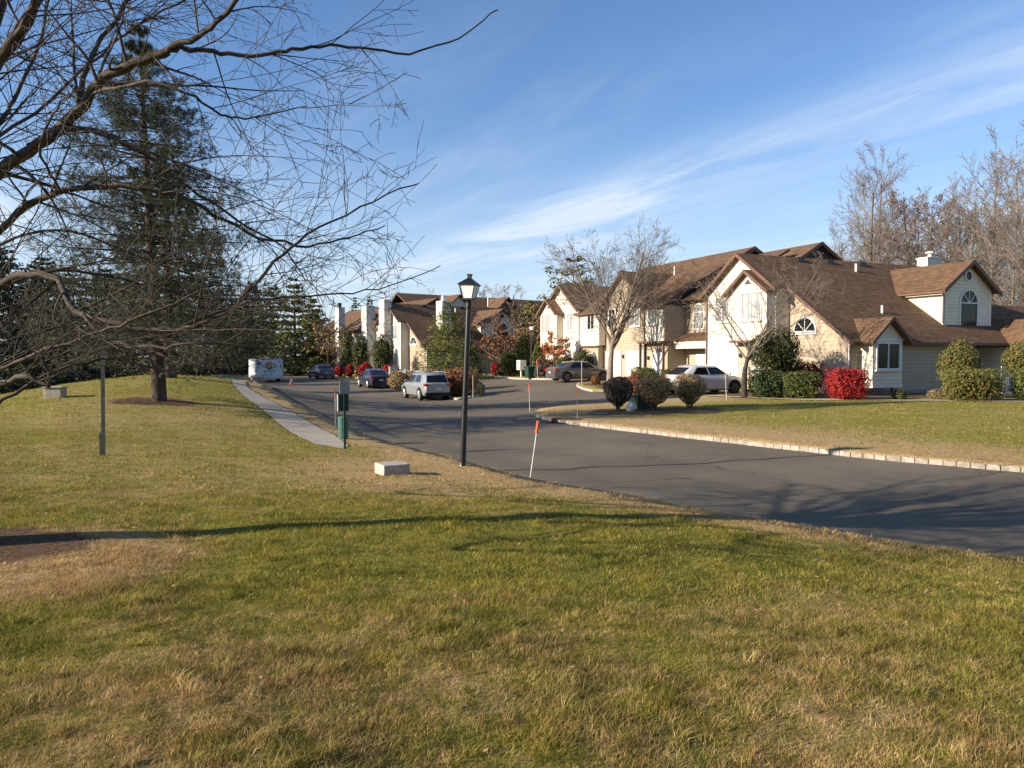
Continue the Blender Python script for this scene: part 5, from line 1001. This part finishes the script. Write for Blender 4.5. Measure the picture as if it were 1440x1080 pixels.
e=empty('boulder',spot(302,62,-.05),0,'small pale rock at the far end of the sidewalk','rock'); bm=bmesh.new(); bmesh.ops.create_icosphere(bm,subdivisions=2,radius=.35)
for v in bm.verts: v.co=v.co*random.uniform(.85,1.1); v.co.z*=.6
me=bpy.data.meshes.new('stone'); bm.to_mesh(me); me.materials.append(M['conc']); o=bpy.data.objects.new('stone',me); C.objects.link(o); o.parent=e
# island things
e=empty('utility_pedestal',spot(887,28.2,-.02),0,'pale domed utility pedestal between the leftmost and middle round bushes','pedestal'); a=MB(); a.lathe([(.17,0),(.165,.2),(.13,.31),(.06,.36),(.01,.37)],16); a.build('dome',M['stucco'],e,fix=True,smooth=True)
e=empty('transformer_box',spot(905,29.8,-.02),R(24),'dark green transformer box behind the round bushes','utility box'); a=MB(); a.box((-.45,-.3,0),(.45,.3,.5)); a.build('cabinet',M['greend'],e,bevel=.02); a=MB(); a.box((-.48,-.33,.5),(.48,.33,.56)); a.build('lid',M['greend'],e,bevel=.02)
e=empty('manhole_cover',spot(841,26.4,.02),R(10),'flat teal utility cover set in the lawn island','cover'); a=MB(); a.box((-.35,-.22,-.03),(.35,.22,.025)); a.build('cover_plate',M['greenp'],e,bevel=.006)
x_,y_=gp(795,595,-.1); e=empty('storm_drain',(x_,y_,T(x_,y_)-.1),math.atan2(-1,2.2),'rusty storm drain inlet let into the granite kerb','drain'); a=MB(); a.box((-.5,-.02,.0),(.5,.3,.135)); a.build('inlet_casting',mat('rusty iron',(.1,.045,.03),.9,(.06,.035,.028),14),e,bevel=.01); a=MB()
for i in range(9): a.box((-.46+i*.105,-.4,.004),(-.41+i*.105,-.04,.02))
a.box((-.5,-.42,.002),(.5,-.36,.022)); a.build('grate',M['blackm'],e)
# mailbox unit, bins
e=empty('mailbox_unit',spot(733,64.5,-.02),R(25),'white cluster mailbox unit on a post beside the bins','mailbox'); a=MB(); a.box((-.06,-.06,-.1),(.06,.06,.7)); a.build('post',M['white'],e); a=MB(); a.box((-.3,-.38,.65),(.3,.38,1.5)); o=a.build('cabinet',M['white'],e,bevel=.02)
for i in range(3): a=MB(); a.box((-.31,-.34,.7+i*.26),(-.295,.34,.93+i*.26)); a.build('mail_door',M['alu'],o)
for k,(px,Y,lab) in enumerate([(744.5,60.3,'dark green wheeled bin right of the mailbox unit'),(752,62.5,'dark green wheeled bin right of the other bin')]):
    e=empty('wheeled_bin',spot(px,Y,-.05),R(30+k*20),lab,'bin','wheeled bins'); a=MB(); A=[(-.24,-.26,.08),(.24,-.26,.08),(.24,.26,.08),(-.24,.26,.08),(-.31,-.34,.98),(.31,-.34,.98),(.31,.34,.98),(-.31,.34,.98)]; a.add(A,[(0,3,2,1),(4,5,6,7),(0,1,5,4),(1,2,6,5),(2,3,7,6),(3,0,4,7)]); a.build('bin_body',M['greend'],e)
    a=MB(); a.box((-.33,-.36,.98),(.35,.36,1.05)); a.build('lid',M['greend'],e,bevel=.02)
    for sy in (-1,1): a=MB(); cyl(a,(.26,sy*.28,.12),(0,1,0),.12,.06,14); a.build('wheel',M['tyre'],e)
# meters, wreath, rail at the nearest house
def onA(u,v,z): x,y=A_(u,v); return (x,y,zA+z)
for i,(v,z) in enumerate([(6.75,1.0),(6.3,1.0)]):
    e=empty('electric_meter',onA(-1.02,v,z),R(23.9),['grey electric meter box right of the garage door','grey electric meter box nearest the umbrella topiary'][i],'meter','electric meters'); a=MB(); a.box((-.14,-.13,0),(0,.13,.42)); a.build('meter_case',M['alu'],e,bevel=.01); a=MB(); cyl(a,(-.16,0,.28),(1,0,0),.085,.08,16); a.build('meter_glass',M['headl'],e)
e=empty('wreath',onA(12.6,1.5,1.75),R(23.9),'dark green wreath hanging on the entry door of the nearest house','wreath'); a=MB(); t=rng.uniform(0,6.28,500); c=np.c_[.2*np.cos(t),rng.normal(0,.02,500),.2*np.sin(t)]+rng.normal(0,.03,(500,3)); leaves(a,c,.07,.5); a.build('ring_of_leaves',M['needle'],e)
e=empty('stair_railing',onA(9.1,-1.9,.0),R(23.9),'white stair railing beside the clipped hedge at the entry','railing'); L_=1.75
a=MB(); a.box((L_-.07,-.07,-.2),(L_+.07,.07,1.15)); a.lathe([(.07,1.15),(.09,1.17),(.07,1.22),(.0,1.26)],10,(L_,0)); a.build('newel_post',M['white'],e)
a=MB(); q=[(0,0,1.45),(.6,0,1.4),(1.2,0,1.2),(L_,0,.98)]; a.tube(q,.03,6); a.build('handrail',M['white'],e); a=MB(); a.tube([(0,0,.55),(1.1,0,.35),(L_,0,.15)],.025,6); a.build('bottom_rail',M['white'],e)
for i in range(11): 
    t=i*.16; a=MB(); a.tube([(t,0,.55-.22*t),(t,0,1.42-.2*t-.04*t*t)],.013,5); a.build('baluster',M['white'],e)
# fence near the far row
e=empty('picket_fence',spot(582,66,-.05),R(5),'low white picket fence left of the light green conifer','fence'); a=MB(); a.box((-1.6,-.02,.85),(1.6,.02,.95)); a.build('top_rail',M['white'],e)
for i in range(5): a=MB(); a.box((-1.6+i*.77,-.05,-.1),(-1.5+i*.77,.05,1.1)); a.build('fence_post',M['white'],e)
a=MB()
for i in range(30): a.box((-1.55+i*.105,-.012,.1),(-1.5+i*.105,.012,.9))
a.build('pickets',M['white'],e)
e=empty('utility_box',spot(553,64,-.05),R(20),'pale utility cabinet in front of the wide red bush','utility box'); a=MB(); a.box((-.35,-.25,0),(.35,.25,1.35)); a.build('cabinet',M['alu'],e,bevel=.02); a=MB(); a.box((-.38,-.28,1.35),(.38,.28,1.4)); a.build('lid',M['alu'],e)
# unseen spruces added behind the viewpoint to block part of the sky fill
for i,(x,y,s_) in enumerate([(-14,-34,1.7),(-4,-30,1.9),(7,-36,1.8),(17,-30,2.),(28,-34,1.9),(39,-26,1.8),(50,-18,2.)]):
    o=copy_tree(pe[i%3][0]); o.location=(x,y,T(x,y)-.3); o.rotation_euler=(0,0,i*.9); o.scale=(s_,s_,s_); o['label']='tall dark spruce added unseen behind the viewpoint to cut sky light'; o['group']='added spruces screening the sky behind the viewpoint'
